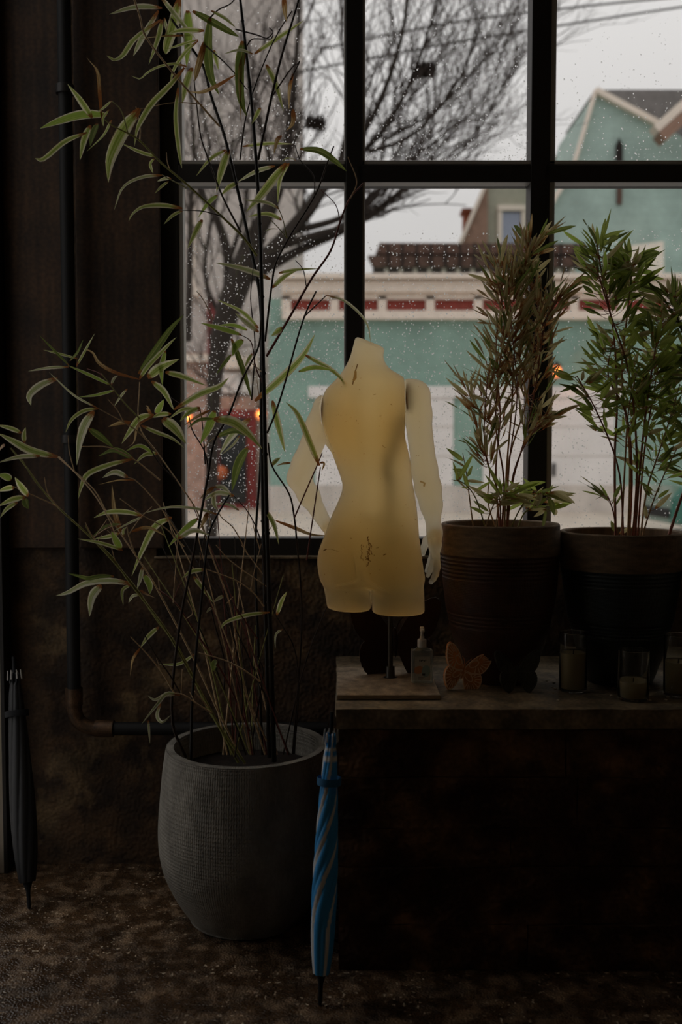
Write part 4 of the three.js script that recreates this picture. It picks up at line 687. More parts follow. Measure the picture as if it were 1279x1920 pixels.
{
  const soilY = POT.y - 0.08, bam = thing('bamboo', 'tall sparse bamboo with striped drying leaves growing from the grey floor pot', 'plant', V(POT.x, soilY, POT.z));
  const stems = [], reg = [];   // every stem: material, width in pixels at foot and top, depth at foot and top, then pixels
  const S = (m, w0, w1, d0, d1, ...q) => {
    const px = []; for (let i = 0; i < q.length; i += 2) px.push([q[i], q[i + 1]]);
    let L = 0; const acc = px.map((p, i) => L += i ? Math.hypot(p[0] - px[i - 1][0], p[1] - px[i - 1][1]) : 0);
    const pts = px.map((p, i) => at(p[0], p[1], d0 + (d1 - d0) * acc[i] / L));
    px.forEach((p, i) => { if (i) for (let k = 0; k <= 6; k++) reg.push([px[i - 1][0] + (p[0] - px[i - 1][0]) * k / 6, px[i - 1][1] + (p[1] - px[i - 1][1]) * k / 6, d0 + (d1 - d0) * (acc[i - 1] + (acc[i] - acc[i - 1]) * k / 6) / L]); });
    const list = [tube(pts, [w0, (w0 + w1) / 2, w1].map((w) => w * mpp(d0) / 2), 7, (pts.length - 1) * 5)];
    const c = new THREE.CatmullRomCurve3(pts, false, 'centripetal'), n = Math.max(1, Math.round(L / 95));   // joints
    for (let k = 1; k < n; k++) { const t = k / n, p = c.getPoint(t), d = c.getTangent(t), r = (w0 + (w1 - w0) * t) * mpp(d0) / 2; list.push(tube([p.clone().addScaledVector(d, -r * 0.8), p, p.clone().addScaledVector(d, r * 0.8)], [r, r * 1.45, r], 7, 4)); }
    part('cane', merged(list), cane[m], bam);
  };
  const L1 = [
    ['dark', 10, 4, 2.70, 2.62, 514, 1428, 509, 1250, 501, 1000, 494, 700, 487, 420, 475, 230, 462, 100, 449, -20, 445, -120], ['dark', 8, 4, 2.74, 2.80, 505, 1420, 496, 1080, 490, 780, 488, 560, 470, 465, 443, 345, 420, 252, 396, 180, 380, 122, 352, 80, 318, 30],
    ['dark', 6, 4, 2.76, 2.82, 492, 1415, 484, 1208, 479, 1020, 488, 870, 490, 700], ['brown', 6, 3, 2.66, 2.50, 349, 1420, 324, 1357, 335, 1184, 362, 1043, 390, 893, 402, 827, 428, 780, 455, 710, 485, 649, 490, 600], ['dark', 6, 3, 2.62, 2.6, 358, 1425, 360, 1320, 368, 1219, 377, 1133, 389, 1020, 395, 991, 414, 954, 430, 928],
    ['brown', 4, 3, 2.7, 2.66, 549, 1413, 558, 1301, 565, 1196, 565, 1114, 557, 1020, 552, 971, 543, 928, 509, 871, 503, 830], ['plum', 3, 2, 2.64, 2.56, 575, 1050, 582, 1003, 598, 896, 601, 876], ['plum', 3, 2, 2.66, 2.6, 552, 971, 577, 913, 595, 872, 604, 850],
    ['brown', 3, 2, 2.7, 2.64, 552, 1413, 560, 1272, 549, 1208, 521, 1160, 512, 1142], ['brown', 4, 3, 2.66, 2.60, 501, 812, 515, 778, 528, 740, 571, 593, 593, 546], ['brown', 3, 2, 2.61, 2.58, 570, 594, 612, 554], ['plum', 5, 2.5, 2.66, 2.52, 500, 668, 540, 600, 586, 520, 620, 470, 640, 410, 656, 372, 681, 344], ['straw', 2.5, 1.5, 2.53, 2.5, 657, 372, 669, 342, 652, 294],
    ['plum', 2, 1.5, 2.56, 2.5, 638, 420, 630, 385, 602, 356], ['brown', 2, 1.5, 2.6, 2.57, 575, 540, 568, 505, 554, 488], ['brown', 4, 2.5, 2.7, 2.6, 497, 640, 509, 540, 517, 495, 540, 449, 594, 360, 612, 310, 626, 274], ['brown', 2.5, 1.5, 2.63, 2.6, 590, 366, 588, 330, 563, 300, 553, 272], ['green', 2, 1.5, 2.66, 2.6, 539, 450, 530, 410, 520, 385], ['green', 2, 1.5, 2.66, 2.6, 538, 446, 520, 425, 505, 410],
    ['brown', 5, 3, 2.64, 2.54, 484, 300, 511, 174, 532, 91, 548, 40, 563, -10, 575, -60], ['brown', 3, 2, 2.66, 2.62, 450, 300, 460, 225, 474, 174, 497, 113, 522, 60, 548, 20], ['brown', 3, 2, 2.66, 2.6, 382, 82, 431, 127, 464, 169], ['brown', 3, 2, 2.65, 2.58, 394, 33, 410, 18, 432, 7, 447, -10], ['brown', 3, 2, 2.65, 2.6, 442, 55, 480, 65, 508, 73, 512, 66], ['brown', 2.5, 2, 2.62, 2.58, 463, 86, 472, 74, 500, 72, 512, 60, 505, 52], ['brown', 2.5, 2, 2.6, 2.58, 545, 150, 562, 115, 556, 122], ['brown', 3, 2, 2.62, 2.55, 512, 178, 545, 130, 556, 118],
    ['green', 5, 2, 2.72, 2.58, 482, 480, 459, 448, 415, 405, 344, 340, 302, 305, 260, 262, 240, 250, 210, 235, 196, 224], ['brown', 4, 2, 2.74, 2.78, 452, 436, 417, 368, 386, 286, 377, 258, 368, 188, 364, 150], ['straw', 4, 3, 2.74, 2.5, 412, 237, 356, 174, 300, 106, 270, 62, 262, 30, 246, -20, 240, -60], ['straw', 2.5, 1.5, 2.66, 2.62, 262, 262, 263, 240, 255, 200], ['brown', 2.5, 1.5, 2.68, 2.6, 415, 405, 380, 396, 342, 394], ['green', 2.5, 1.5, 2.6, 2.5, 240, 250, 226, 205, 210, 190], ['straw', 2, 1.5, 2.66, 2.6, 318, 318, 313, 300, 312, 286], ['green', 2.5, 1.5, 2.68, 2.6, 350, 352, 322, 338, 304, 328], ['straw', 2, 1, 2.7, 2.62, 380, 196, 330, 192, 260, 205],
    ['green', 5, 2.5, 2.70, 2.5, 459, 1430, 397, 1340, 333, 1213, 293, 1160, 258, 1107, 181, 1018, 112, 954, 82, 921, 45, 870, 20, 840], ['green', 5, 2.5, 2.68, 2.56, 447, 1430, 355, 1258, 307, 1175, 244, 1093, 211, 1046, 176, 1010, 160, 985], ['straw', 4, 2, 2.72, 2.6, 459, 1432, 417, 1351, 369, 1247, 315, 1142, 284, 1086, 254, 1041, 230, 1006, 199, 958, 176, 918, 108, 857], ['straw', 2.5, 1.5, 2.52, 2.48, 112, 954, 90, 925, 83, 895], ['straw', 2.5, 1.5, 2.52, 2.46, 105, 948, 60, 928, 20, 910], ['green', 2.5, 1.5, 2.53, 2.46, 108, 950, 64, 900, 42, 862], ['straw', 2.5, 1.5, 2.55, 2.5, 178, 1012, 170, 1000, 160, 980], ['straw', 3, 2, 2.62, 2.58, 254, 1041, 243, 1010, 238, 988],
    ['straw', 3.5, 2, 2.74, 2.66, 500, 1390, 462, 1300, 445, 1208, 430, 1130, 400, 1050, 370, 960, 341, 914, 296, 850, 262, 800, 262, 716], ['plum', 4, 2, 2.7, 2.62, 468, 1371, 417, 1261, 361, 1177, 330, 1132, 300, 1108, 296, 1106], ['straw', 3, 2, 2.62, 2.56, 495, 1137, 475, 1111, 441, 1088, 389, 1068], ['straw', 3.5, 2, 2.66, 2.6, 488, 1278, 455, 1255, 420, 1238, 373, 1224], ['plum', 3, 2, 2.66, 2.62, 483, 1198, 460, 1165, 438, 1133], ['brown', 4, 2, 2.72, 2.66, 420, 1300, 420, 1238, 403, 1172, 389, 1114, 375, 1060, 385, 1000], ['brown', 3.5, 2, 2.74, 2.7, 473, 1385, 490, 1287, 493, 1253, 482, 1230], ['straw', 3.5, 2, 2.6, 2.56, 397, 1337, 370, 1320, 344, 1303, 330, 1300], ['straw', 3, 2, 2.6, 2.54, 390, 1326, 365, 1296], ['straw', 3.5, 2, 2.62, 2.55, 327, 1300, 302, 1258, 275, 1225, 245, 1194], ['brown', 3, 2, 2.64, 2.58, 340, 1303, 318, 1265, 300, 1240, 284, 1216, 265, 1177], ['straw', 2.5, 2, 2.62, 2.6, 340, 1300, 342, 1255],
    ['straw', 2.5, 1.5, 2.72, 2.68, 465, 1040, 437, 989, 414, 968, 400, 930], ['brown', 3, 1.5, 2.7, 2.66, 497, 1114, 489, 1015, 465, 960, 439, 930], ['straw', 2.5, 1.5, 2.7, 2.64, 470, 1108, 475, 1080, 490, 1020], ['straw', 2.5, 1.5, 2.7, 2.64, 500, 1100, 430, 1050, 405, 1022], ['green', 3, 1.5, 2.66, 2.58, 262, 785, 233, 755, 207, 722, 190, 700], ['straw', 3, 1.5, 2.64, 2.56, 296, 850, 262, 812, 232, 792, 181, 764], ['straw', 3, 1.5, 2.64, 2.58, 300, 900, 249, 860, 204, 839, 153, 837], ['brown', 3, 1.5, 2.68, 2.62, 330, 900, 300, 870, 275, 830, 262, 812], ['straw', 3, 1.5, 2.66, 2.6, 340, 1010, 300, 950, 253, 900, 240, 895], ['straw', 3, 1.5, 2.66, 2.58, 345, 1025, 310, 990, 270, 968, 225, 935], ['brown', 3, 1.5, 2.66, 2.6, 385, 870, 380, 800, 375, 764], ['brown', 3, 1.5, 2.7, 2.62, 392, 900, 385, 850, 360, 805, 350, 770, 320, 745], ['brown', 3, 1.5, 2.7, 2.64, 472, 750, 478, 640, 470, 560, 475, 500], ['plum', 3, 1.5, 2.7, 2.62, 498, 730, 480, 690, 470, 640, 452, 628], ['straw', 2, 1.2, 2.66, 2.6, 400, 600, 380, 560, 368, 545],
    ['straw', 3, 1.5, 2.58, 2.5, 110, 856, 140, 885, 175, 925, 200, 965, 215, 1000, 222, 1030], ['straw', 2.5, 1.5, 2.6, 2.56, 325, 1130, 330, 1060, 334, 1000], ['straw', 2, 1.5, 2.6, 2.58, 350, 1160, 361, 1150, 351, 1124], ['brown', 3, 2, 2.66, 2.7, 440, 1420, 455, 1300, 430, 1160, 420, 1120, 400, 1080, 380, 1030],
  ];
  for (const a of L1) S(...a);
  // thin canes fanning out of the pot, and the twigs that cross them
  for (let i = 0; i < 20; i++) { const x = rr(415, 545), e = rr(-1, 0.55), y1 = rr(930, 1180), x1 = x + e * (1400 - y1) * 0.62, d = 2.72 + (e < -0.3 ? rr(-0.08, 0.06) : rr(-0.05, 0.1)); S(['straw', 'green', 'brown', 'plum'][i % 4], rr(2.6, 4), 1.6, d, d + rr(-0.08, 0.06), x, 1415, x + (x1 - x) * 0.45 + rr(-8, 8), 1400 + (y1 - 1400) * 0.5, x1, y1); }
  for (let i = 0; i < 34; i++) { const k = reg[Math.floor(rnd() * reg.length)]; if (k[0] < 90 || k[0] > 520 || k[1] < 700 || k[1] > 1250) continue; const a = rr(-2.9, -0.4), l = rr(30, 80); S(rnd() < 0.6 ? 'straw' : 'plum', 2.2, 1.2, k[2], k[2] + rr(-0.04, 0.03), k[0], k[1], k[0] + Math.cos(a) * l * 0.5 + rr(-4, 4), k[1] + Math.sin(a) * l * 0.5, k[0] + Math.cos(a) * l, k[1] + Math.sin(a) * l + rr(0, 10)); }
  const nearDepth = (x, y) => { let b = 1e9, d = 2.65; for (const [sx, sy, sd] of reg) { const q = (sx - x) ** 2 + (sy - y) ** 2; if (q < b) { b = q; d = sd; } } return d; };
  const kinds = { g: 'green', b: 'bright', p: 'pale', d: 'dry', D: 'dark' };
  const leaf = (k, w, ...q) => {
    const d = nearDepth(q[0], q[1]), dt = rr(-0.07, 0.05), n = q.length / 2, pts = [];
    for (let i = 0; i < n; i++) pts.push(at(q[2 * i], q[2 * i + 1], d + dt * i / (n - 1)));
    const tw = k === 'd' ? rr(-1.6, 1.6) : rr(-0.5, 0.5), face = V(rr(-0.35, 0.35), rr(-0.1, 0.6), 1).normalize();
    part('leaf', blade(pts, w * mpp(d) * 1.15, face, rr(0.15, 0.45), tw, 11), leafMat[kinds[k]], bam);
  };
  const A1 = [['p', 12, 304, 16, 255, 15, 205, 27], ['p', 9, 297, 20, 262, 80, 250, 105], ['g', 13, 302, 37, 252, 75, 229, 107, 214, 113, 200, 104], ['g', 10, 304, 37, 300, 62, 290, 94, 279, 121], ['p', 5, 308, 33, 313, 55, 316, 70], ['g', 17, 337, -5, 325, 47, 312, 92, 311, 102], ['p', 8, 300, -8, 335, 35, 368, 74], ['g', 9, 383, 58, 340, 58, 313, 64], ['d', 4, 362, 66, 300, 69, 241, 76], ['g', 5, 372, 75, 341, 84, 312, 93], ['g', 8, 372, 77, 350, 97, 335, 117, 325, 135, 318, 163], ['g', 7, 350, 125, 325, 120, 294, 127, 275, 138, 263, 148, 246, 142], ['g', 10, 346, 127, 318, 162, 285, 195, 266, 225, 257, 244, 252, 274], ['g', 14, 360, 127, 350, 160, 342, 195], ['b', 17, 352, 20, 354, 70, 350, 125], ['D', 15, 394, 33, 390, 94, 396, 145, 411, 178], ['D', 14, 361, 21, 398, 42, 430, 60, 448, 69], ['g', 7, 396, 20, 422, 35, 442, 52], ['d', 10, 384, 77, 377, 105, 367, 140, 365, 152], ['d', 6, 441, 141, 405, 162, 377, 173, 354, 172], ['D', 15, 455, 77, 450, 122, 452, 188, 462, 218], ['d', 9, 459, 98, 450, 140, 451, 230], ['g', 8, 401, 94, 410, 131], ['g', 11, 499, 121, 516, 155, 532, 209], ['g', 8, 478, 101, 523, 70, 570, 38], ['d', 9, 532, -8, 535, 20, 538, 42], ['p', 5, 474, 101, 450, 94, 420, 101], ['g', 9, 488, 202, 481, 218, 472, 233], ['d', 6, 550, 138, 543, 170, 542, 205], ['d', 9, 550, 205, 548, 230, 537, 245], ['d', 7, 528, 254, 519, 265, 513, 290], ['g', 6, 455, 275, 505, 269, 549, 270], ['D', 13, 563, 280, 598, 284, 626, 301, 650, 321], ['g', 7, 554, 301, 542, 297, 528, 303], ['g', 14, 537, 306, 509, 341, 483, 374, 462, 397], ['g', 9, 542, 306, 526, 334, 521, 381], ['p', 8, 516, 312, 481, 322, 446, 341]];
  for (const a of A1) leaf(...a);
  const A2 = [['g', 10, 446, 343, 430, 352, 415, 366], ['g', 14, 429, 281, 417, 319, 406, 361], ['g', 7, 424, 281, 396, 298, 368, 330], ['b', 12, 407, 366, 391, 382, 372, 408], ['g', 10, 379, 412, 368, 434, 352, 466], ['g', 12, 342, 391, 304, 386, 269, 389, 250, 401, 241, 415], ['g', 8, 342, 396, 325, 405, 307, 421], ['p', 7, 304, 329, 267, 333, 232, 351, 214, 394], ['p', 6, 321, 335, 295, 340], ['g', 5, 316, 340, 290, 363], ['g', 7, 293, 295, 264, 286, 230, 270], ['g', 7, 290, 298, 283, 308, 287, 325], ['g', 20, 262, 204, 229, 249, 206, 300, 203, 342], ['b', 15, 201, 215, 154, 216, 110, 228, 75, 241], ['g', 11, 173, 221, 151, 188, 127, 158], ['d', 6, 191, 225, 187, 176, 182, 134, 170, 118, 162, 107], ['g', 8, 210, 190, 196, 202, 182, 211], ['g', 6, 205, 206, 194, 223, 194, 237], ['g', 9, 163, 249, 121, 267, 79, 300, 66, 297], ['g', 11, 170, 235, 158, 263, 150, 300], ['D', 12, 182, 232, 175, 251, 169, 274], ['g', 8, 210, 225, 196, 253, 163, 284], ['g', 8, 334, 164, 330, 223, 337, 290, 341, 316], ['p', 13, 507, 524, 458, 506, 405, 493], ['g', 7, 523, 512, 556, 506, 600, 504], ['g', 9, 511, 540, 533, 519, 560, 505], ['p', 8, 523, 392, 500, 381, 457, 375], ['g', 9, 528, 413, 502, 402, 465, 406], ['p', 5, 521, 430, 509, 430, 495, 434],
    ['D', 4, 129, 685, 100, 656, 75, 630], ['g', 4, 146, 673, 110, 663, 81, 656], ['g', 6, 143, 687, 162, 654, 178, 625], ['D', 6, 131, 677, 146, 661, 156, 637], ['p', 5, 129, 688, 89, 690, 53, 696], ['b', 6, 207, 722, 167, 703, 127, 685], ['d', 6, 263, 712, 214, 698, 185, 680, 174, 661, 155, 653], ['p', 13, 108, 710, 75, 724, 55, 743, 58, 760], ['b', 6, 215, 732, 181, 741, 146, 745], ['p', 4, 181, 764, 141, 743, 92, 698], ['g', 7, 185, 766, 157, 771, 134, 788, 123, 811], ['p', 15, 176, 771, 160, 795, 150, 825, 144, 872], ['D', 11, 167, 804, 190, 820, 213, 839], ['p', 5, 209, 722, 214, 710, 221, 704], ['p', 5, 239, 729, 214, 762], ['g', 8, 262, 710, 275, 691, 312, 651, 331, 632], ['D', 11, 260, 701, 289, 661, 321, 616, 345, 590], ['g', 15, 277, 708, 300, 689, 336, 673], ['b', 9, 310, 658, 303, 691, 305, 724], ['g', 11, 284, 715, 307, 734, 326, 769], ['b', 11, 293, 776, 300, 762, 307, 749]];
  for (const a of A2) leaf(...a);
  const A3 = [['g', 10, 310, 698, 340, 705, 387, 723], ['g', 12, 289, 778, 263, 785, 246, 806, 228, 832], ['d', 6, 289, 780, 260, 797, 251, 830, 235, 841], ['d', 7, 246, 792, 225, 793, 203, 800], ['d', 7, 283, 776, 273, 760], ['g', 8, 321, 776, 300, 777, 286, 783], ['g', 18, 305, 785, 328, 804, 349, 832], ['g', 8, 265, 798, 295, 812, 323, 823, 347, 841], ['b', 11, 452, 628, 412, 616, 377, 606], ['b', 7, 464, 619, 438, 610, 410, 610], ['p', 9, 485, 623, 462, 605, 441, 587], ['g', 7, 485, 616, 455, 586, 405, 561], ['b', 14, 455, 637, 443, 651, 436, 668], ['D', 8, 434, 665, 420, 684, 405, 703], ['D', 9, 434, 635, 450, 677, 463, 715, 472, 748], ['g', 6, 473, 663, 466, 675, 459, 689], ['g', 10, 530, 614, 520, 623, 509, 630], ['g', 13, 478, 752, 527, 709, 568, 666, 591, 626], ['g', 8, 572, 666, 592, 677, 623, 695, 643, 715, 647, 731], ['b', 9, 560, 697, 590, 689, 629, 695], ['p', 5, 612, 554, 643, 563, 673, 587, 690, 611, 695, 644], ['g', 11, 327, 768, 377, 738, 410, 725, 429, 708], ['g', 9, 375, 764, 356, 773, 337, 790], ['D', 6, 401, 785, 373, 788, 351, 804], ['d', 5, 394, 769, 368, 783, 344, 799], ['b', 16, 402, 770, 392, 800, 376, 832], ['g', 17, 401, 786, 434, 790, 462, 809, 492, 842], ['p', 13, 469, 785, 438, 813, 412, 852], ['p', 4, 450, 816, 438, 833, 415, 853], ['D', 15, 465, 839, 446, 874, 435, 921], ['p', 10, 402, 914, 418, 914, 435, 929], ['d', 8, 401, 913, 388, 925, 374, 936], ['p', 9, 402, 921, 402, 944, 408, 956], ['p', 5, 448, 957, 430, 947, 386, 945], ['b', 10, 371, 972, 346, 993, 315, 1026], ['d', 8, 390, 961, 383, 975, 374, 993], ['g', 11, 322, 970, 292, 986, 268, 1029, 247, 1080], ['p', 5, 409, 965, 369, 954, 317, 951, 266, 963], ['g', 9, 270, 967, 230, 959, 199, 961, 176, 971], ['d', 9, 227, 998, 216, 963, 210, 909], ['b', 13, 227, 1029, 218, 1014, 209, 996], ['g', 6, 230, 1032, 192, 1019, 145, 1010], ['g', 8, 225, 1000, 202, 1007, 178, 1010], ['p', 4, 270, 968, 246, 979, 213, 996], ['g', 6, 232, 1005, 231, 995, 237, 988], ['g', 10, 251, 860, 199, 874, 164, 890, 153, 911, 147, 935], ['g', 15, 108, 857, 59, 846, 23, 827, -4, 812], ['d', 3, 253, 900, 223, 900, 183, 909], ['p', 8, 75, 855, 37, 857, -5, 868], ['g', 8, 46, 830, 45, 815, 48, 801], ['g', 8, 40, 812, 19, 803, -5, 797], ['b', 14, 21, 900, 9, 893, -5, 890], ['g', 12, 53, 930, 40, 914, 28, 895], ['g', 10, 47, 932, 23, 937, -3, 949], ['g', 9, 26, 914, 12, 916, -3, 921], ['g', 8, 33, 942, 14, 954, 0, 971], ['D', 12, 47, 935, 49, 944, 54, 954], ['d', 9, 9, 836, -2, 846]];
  for (const a of A3) leaf(...a);
  const A4 = [['p', 11, 249, 1095, 209, 1089, 162, 1093, 127, 1111, 105, 1117], ['p', 14, 190, 1097, 173, 1117, 168, 1156], ['D', 8, 214, 1081, 188, 1081, 165, 1085, 150, 1081, 127, 1075], ['g', 6, 244, 1097, 230, 1107, 231, 1135], ['p', 6, 261, 1116, 249, 1118, 241, 1130], ['b', 12, 270, 1078, 281, 1097, 281, 1114], ['p', 7, 268, 1062, 263, 1085, 257, 1104], ['d', 5, 263, 1107, 277, 1116, 291, 1121], ['g', 9, 298, 1176, 279, 1193, 263, 1215], ['d', 5, 263, 1215, 249, 1236, 244, 1268], ['g', 6, 366, 1226, 336, 1245, 296, 1245], ['g', 8, 384, 1068, 359, 1072, 342, 1084], ['g', 8, 363, 1081, 380, 1102, 400, 1130], ['g', 7, 506, 1148, 460, 1154, 422, 1168, 414, 1179], ['g', 8, 519, 1154, 528, 1126, 538, 1109], ['p', 6, 420, 1117, 410, 1122, 400, 1130], ['p', 5, 398, 1140, 387, 1149], ['p', 4, 530, 1180, 518, 1189, 516, 1217], ['D', 12, 408, 1240, 402, 1246, 400, 1258], ['p', 7, 338, 1303, 313, 1301, 296, 1320, 265, 1358], ['p', 6, 332, 1303, 310, 1303, 290, 1312, 277, 1304], ['p', 6, 301, 1318, 295, 1343, 304, 1354, 321, 1340], ['p', 4, 278, 1351, 281, 1394], ['g', 11, 511, 751, 523, 800, 535, 849], ['g', 10, 599, 873, 581, 830, 556, 774, 536, 754], ['d', 6, 517, 976, 553, 990, 586, 1003, 631, 1004], ['g', 8, 498, 956, 513, 982, 523, 1021], ['g', 7, 509, 874, 526, 858], ['d', 4, 545, 868, 519, 873], ['d', 5, 600, 868, 607, 869, 603, 884]];
  for (const a of A4) leaf(...a);
  for (let i = 0; i < 46; i++) { const k = reg[Math.floor(rnd() * reg.length)]; if (k[0] < 200 || k[0] > 480 || k[1] < 640 || k[1] > 1010) continue; const s = rnd() < 0.7 ? -1 : 1, l = rr(28, 70), up = rr(-0.5, 0.25); leaf(['g', 'p', 'd', 'g', 'D', 'b'][i % 6], rr(5, 10), k[0], k[1], k[0] + s * l * 0.5, k[1] + up * l * 0.6 - 4, k[0] + s * l, k[1] + up * l + l * 0.22); }
  // short bare twigs on the lower canes
  for (let i = 0; i < 26; i++) { const k = reg[Math.floor(rnd() * reg.length)]; if (k[1] < 880 || k[1] > 1330) continue; const p = at(k[0], k[1], k[2]), q = p.clone().add(V(rr(-0.02, 0.02), rr(0.02, 0.05), rr(-0.01, 0.03))); part('twig', tube([p, q], [0.0014, 0.0009], 5), cane.straw, bam); }
}
// the two bushy bamboos on the bench, and the one whose pot stands past the frame
function bushy(key, label, stems, kinds, lenPx, widPx, perStem, lift, mats) {
  const pot = pots[key], t = thing('potted_bamboo', label, 'plant', V(pot.rim.x, pot.h, -pot.d)), items = [], proto = {};
  for (const k of new Set(kinds)) proto[k] = [0.5, 0.25, 0.8, -0.3].map((bend) => { const p = []; for (let i = 0; i <= 4; i++) { const s = i / 4; p.push(V(0, s, -bend * s * s * 0.35)); } return blade(p, 1, V(0, 0, 1), 0.03, bend * 0.6, 6); });
  stems.forEach((st, si) => {
    const [w0, w1, n, s0, spread, ...q] = st, d1 = pot.d + rr(-0.10, 0.06), pts = [], m = q.length / 2;
    for (let i = 0; i < m; i++) pts.push(at(q[2 * i], q[2 * i + 1], pot.d + rr(-0.012, 0.012) + (d1 - pot.d) * i / (m - 1)));
    pts[0].y = pot.h - 0.004; const c = new THREE.CatmullRomCurve3(pts, false, 'centripetal');
    part('stem', tube(pts, [w0, (w0 + w1) / 2, w1].map((w) => w * mpp(pot.d) / 2), 6, m * 4), mats[si % mats.length], t);
    for (let k = 0; k < n * perStem; k++) {
      const s = s0 + (1 - s0) * Math.pow(rnd(), 0.85), p = c.getPoint(cl(s)), tan = c.getTangent(cl(s)), a = rr(0, 6.283), out = V(Math.cos(a), 0, Math.sin(a) * 0.8), R = spread * mpp(pot.d) * Math.sqrt(rnd());
      const b = p.clone().addScaledVector(out, R).add(V(0, R * rr(-0.1, 0.7), 0)); if (b.z < -2.98) b.z = -2.98 + rr(0, 0.03);
      const dir = out.clone().multiplyScalar(rr(0.3, 1)).addScaledVector(tan, lift * rr(0.5, 1.3)).add(V(0, rr(-0.35, 0.35), 0)).normalize();
      items.push({ b, dir, p, l: lenPx * rr(0.55, 1.25) * mpp(pot.d), w: widPx * rr(0.7, 1.25) * mpp(pot.d), k: kinds[Math.floor(rnd() * kinds.length)], v: Math.floor(rnd() * 4), R });
    }
  });
  const twigs = [], rest = {}; items.sort((a, b) => b.b.z - a.b.z);
  const inv = new THREE.Matrix4().makeTranslation(-t.position.x, -t.position.y, -t.position.z);
  let done = 0;
  items.forEach((o) => {
    if (o.R > 0.006) twigs.push(tube([o.p, o.p.clone().lerp(o.b, 0.5).add(V(0, -0.003, 0)), o.b], [0.001, 0.0007], 3, 3, false));
    const fx = V(rr(-0.5, 0.5), rr(0, 0.7), 1).normalize(), sx = o.dir.clone().cross(fx).normalize(), fz = sx.clone().cross(o.dir).normalize();
    const m = inv.clone().multiply(new THREE.Matrix4().makeBasis(sx.multiplyScalar(o.w), o.dir.clone().multiplyScalar(o.l), fz.multiplyScalar(o.l)).setPosition(o.b));
    if (o.b.z - o.l < -3.04 && o.dir.z < -0.3) return;
    if (done < 300) { const me = shadow(new THREE.Mesh(proto[o.k][o.v], leafMat[o.k])); me.name = partName(t, 'leaf'); m.decompose(me.position, me.quaternion, me.scale); t.add(me); done++; }
    else (rest[o.k] ??= []).push(proto[o.k][o.v].clone().applyMatrix4(m));
  });
  if (twigs.length) { const g = merged(twigs); g.applyMatrix4(inv); const o = part('twig', g, mats[0], t, true); o.userData.kind = 'stuff'; }
  for (const k in rest) { const o = part('foliage', mergeGeometries(rest[k]), leafMat[k], t, true); o.userData.kind = 'stuff'; }
  return t;
}
bushy('a', 'drying olive brown bamboo with narrow leaves in the brown planter', [
  [4, 2, 110, 0.34, 22, 940, 985, 945, 900, 930, 800, 935, 700, 945, 600, 925, 490], [4, 2, 120, 0.36, 20, 945, 985, 950, 880, 960, 760, 965, 650, 978, 560, 988, 490, 1006, 445], [4, 2, 110, 0.4, 22, 950, 985, 962, 900, 985, 820, 1005, 720, 1025, 600, 1055, 545], [3, 2, 60, 0.42, 16, 938, 985, 936, 930, 912, 860, 908, 800, 915, 700], [4, 2, 110, 0.4, 22, 945, 985, 955, 860, 985, 760, 1000, 650, 1008, 570, 990, 520],
  [3, 2, 36, 0.5, 16, 948, 985, 965, 880, 1000, 810, 1035, 775], [4, 2, 110, 0.36, 22, 938, 985, 930, 880, 938, 780, 930, 650, 945, 545, 958, 500], [3, 1.5, 24, 0.6, 10, 935, 985, 915, 940, 918, 880, 900, 820, 886, 760, 872, 715], [3, 2, 90, 0.45, 22, 950, 985, 955, 870, 970, 740, 960, 620, 955, 530]],
  ['olive', 'olive', 'dry', 'dry', 'olive', 'dark'], 50, 4.4, 1.0, 1.0, [cane.rose, cane.straw, cane.rose]);
bushy('a', 'short green shoots at the foot of the drying bamboo in the brown planter', [
  [3, 1.5, 9, 0.3, 8, 915, 987, 890, 930, 868, 905, 850, 900], [3, 1.5, 4, 0.55, 3, 890, 985, 880, 930, 875, 890, 868, 850], [3, 1.5, 20, 0.3, 14, 950, 987, 985, 940, 1010, 925, 1035, 935], [3, 1.5, 24, 0.2, 16, 930, 987, 935, 950, 950, 930, 965, 920], [3, 1.5, 18, 0.2, 16, 965, 990, 985, 960, 1010, 950, 1040, 960], [3, 1.5, 16, 0.2, 14, 905, 990, 920, 960, 930, 940, 945, 930]],
  ['fresh', 'olive', 'fresh'], 46, 7.5, 1, 0.35, [cane.green, cane.straw]);
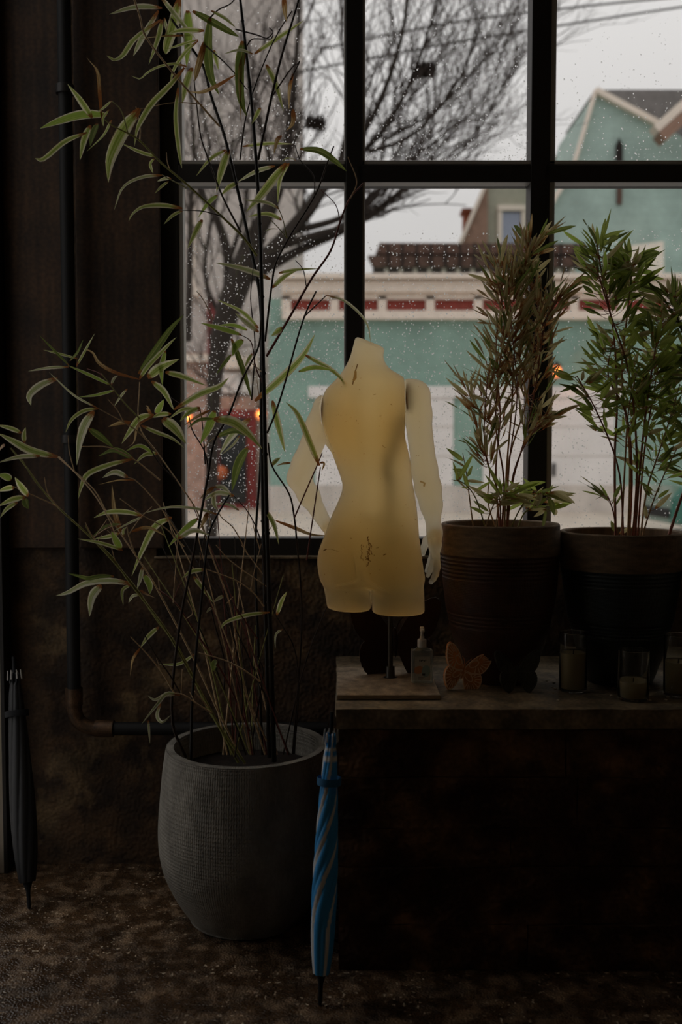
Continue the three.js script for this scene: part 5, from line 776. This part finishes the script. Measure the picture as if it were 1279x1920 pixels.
bushy('b', 'bushy green bamboo in the dark blue green planter', [
  [5, 2.5, 80, 0.68, 24, 1155, 1000, 1153, 850, 1157, 760, 1150, 620, 1130, 520, 1118, 450], [5, 2.5, 80, 0.66, 22, 1178, 1000, 1181, 850, 1166, 700, 1175, 600, 1182, 520, 1178, 490], [5, 2.5, 90, 0.45, 28, 1190, 1000, 1200, 880, 1213, 760, 1228, 660, 1240, 600], [5, 2.5, 90, 0.5, 28, 1186, 1000, 1194, 900, 1190, 780, 1175, 680, 1145, 590, 1118, 500], [4, 2, 60, 0.3, 26, 1200, 1000, 1213, 920, 1235, 850, 1258, 780, 1275, 720],
  [4, 2, 40, 0.5, 20, 1170, 1000, 1160, 880, 1118, 770, 1082, 705], [4, 2, 80, 0.4, 28, 1195, 1000, 1208, 850, 1225, 740, 1240, 660], [4, 2, 70, 0.42, 26, 1165, 1000, 1172, 870, 1180, 760, 1200, 680], [4, 2, 60, 0.45, 28, 1180, 1000, 1185, 880, 1175, 780, 1140, 700, 1150, 640], [6, 5, 0, 0.9, 5, 1249, 995, 1279, 930, 1300, 880], [3, 2, 16, 0.2, 14, 1200, 1000, 1225, 940, 1250, 880, 1270, 840], [3, 2, 12, 0.05, 10, 1160, 1000, 1150, 960, 1140, 930]],
  ['fresh', 'fresh', 'dark', 'fresh', 'dark', 'bright', 'olive'], 46, 7.8, 1.0, 0.5, [cane.rose, cane.straw, cane.rose]);
bushy('c', 'leafy bamboo reaching in from the planter beyond the frame edge', [
  [5, 2.5, 110, 0.7, 28, 1390, 1005, 1360, 850, 1310, 700, 1275, 610, 1258, 550], [5, 2.5, 80, 0.6, 28, 1395, 1005, 1370, 850, 1330, 740, 1290, 660], [4, 2, 70, 0.45, 26, 1385, 1005, 1350, 900, 1310, 820, 1275, 770], [4, 2, 26, 0.5, 24, 1380, 1005, 1330, 930, 1290, 880]],
  ['dark', 'dark', 'fresh', 'olive'], 48, 7, 1, 0.5, [cane.brown, cane.plum]);

renderer.render(scene, camera);
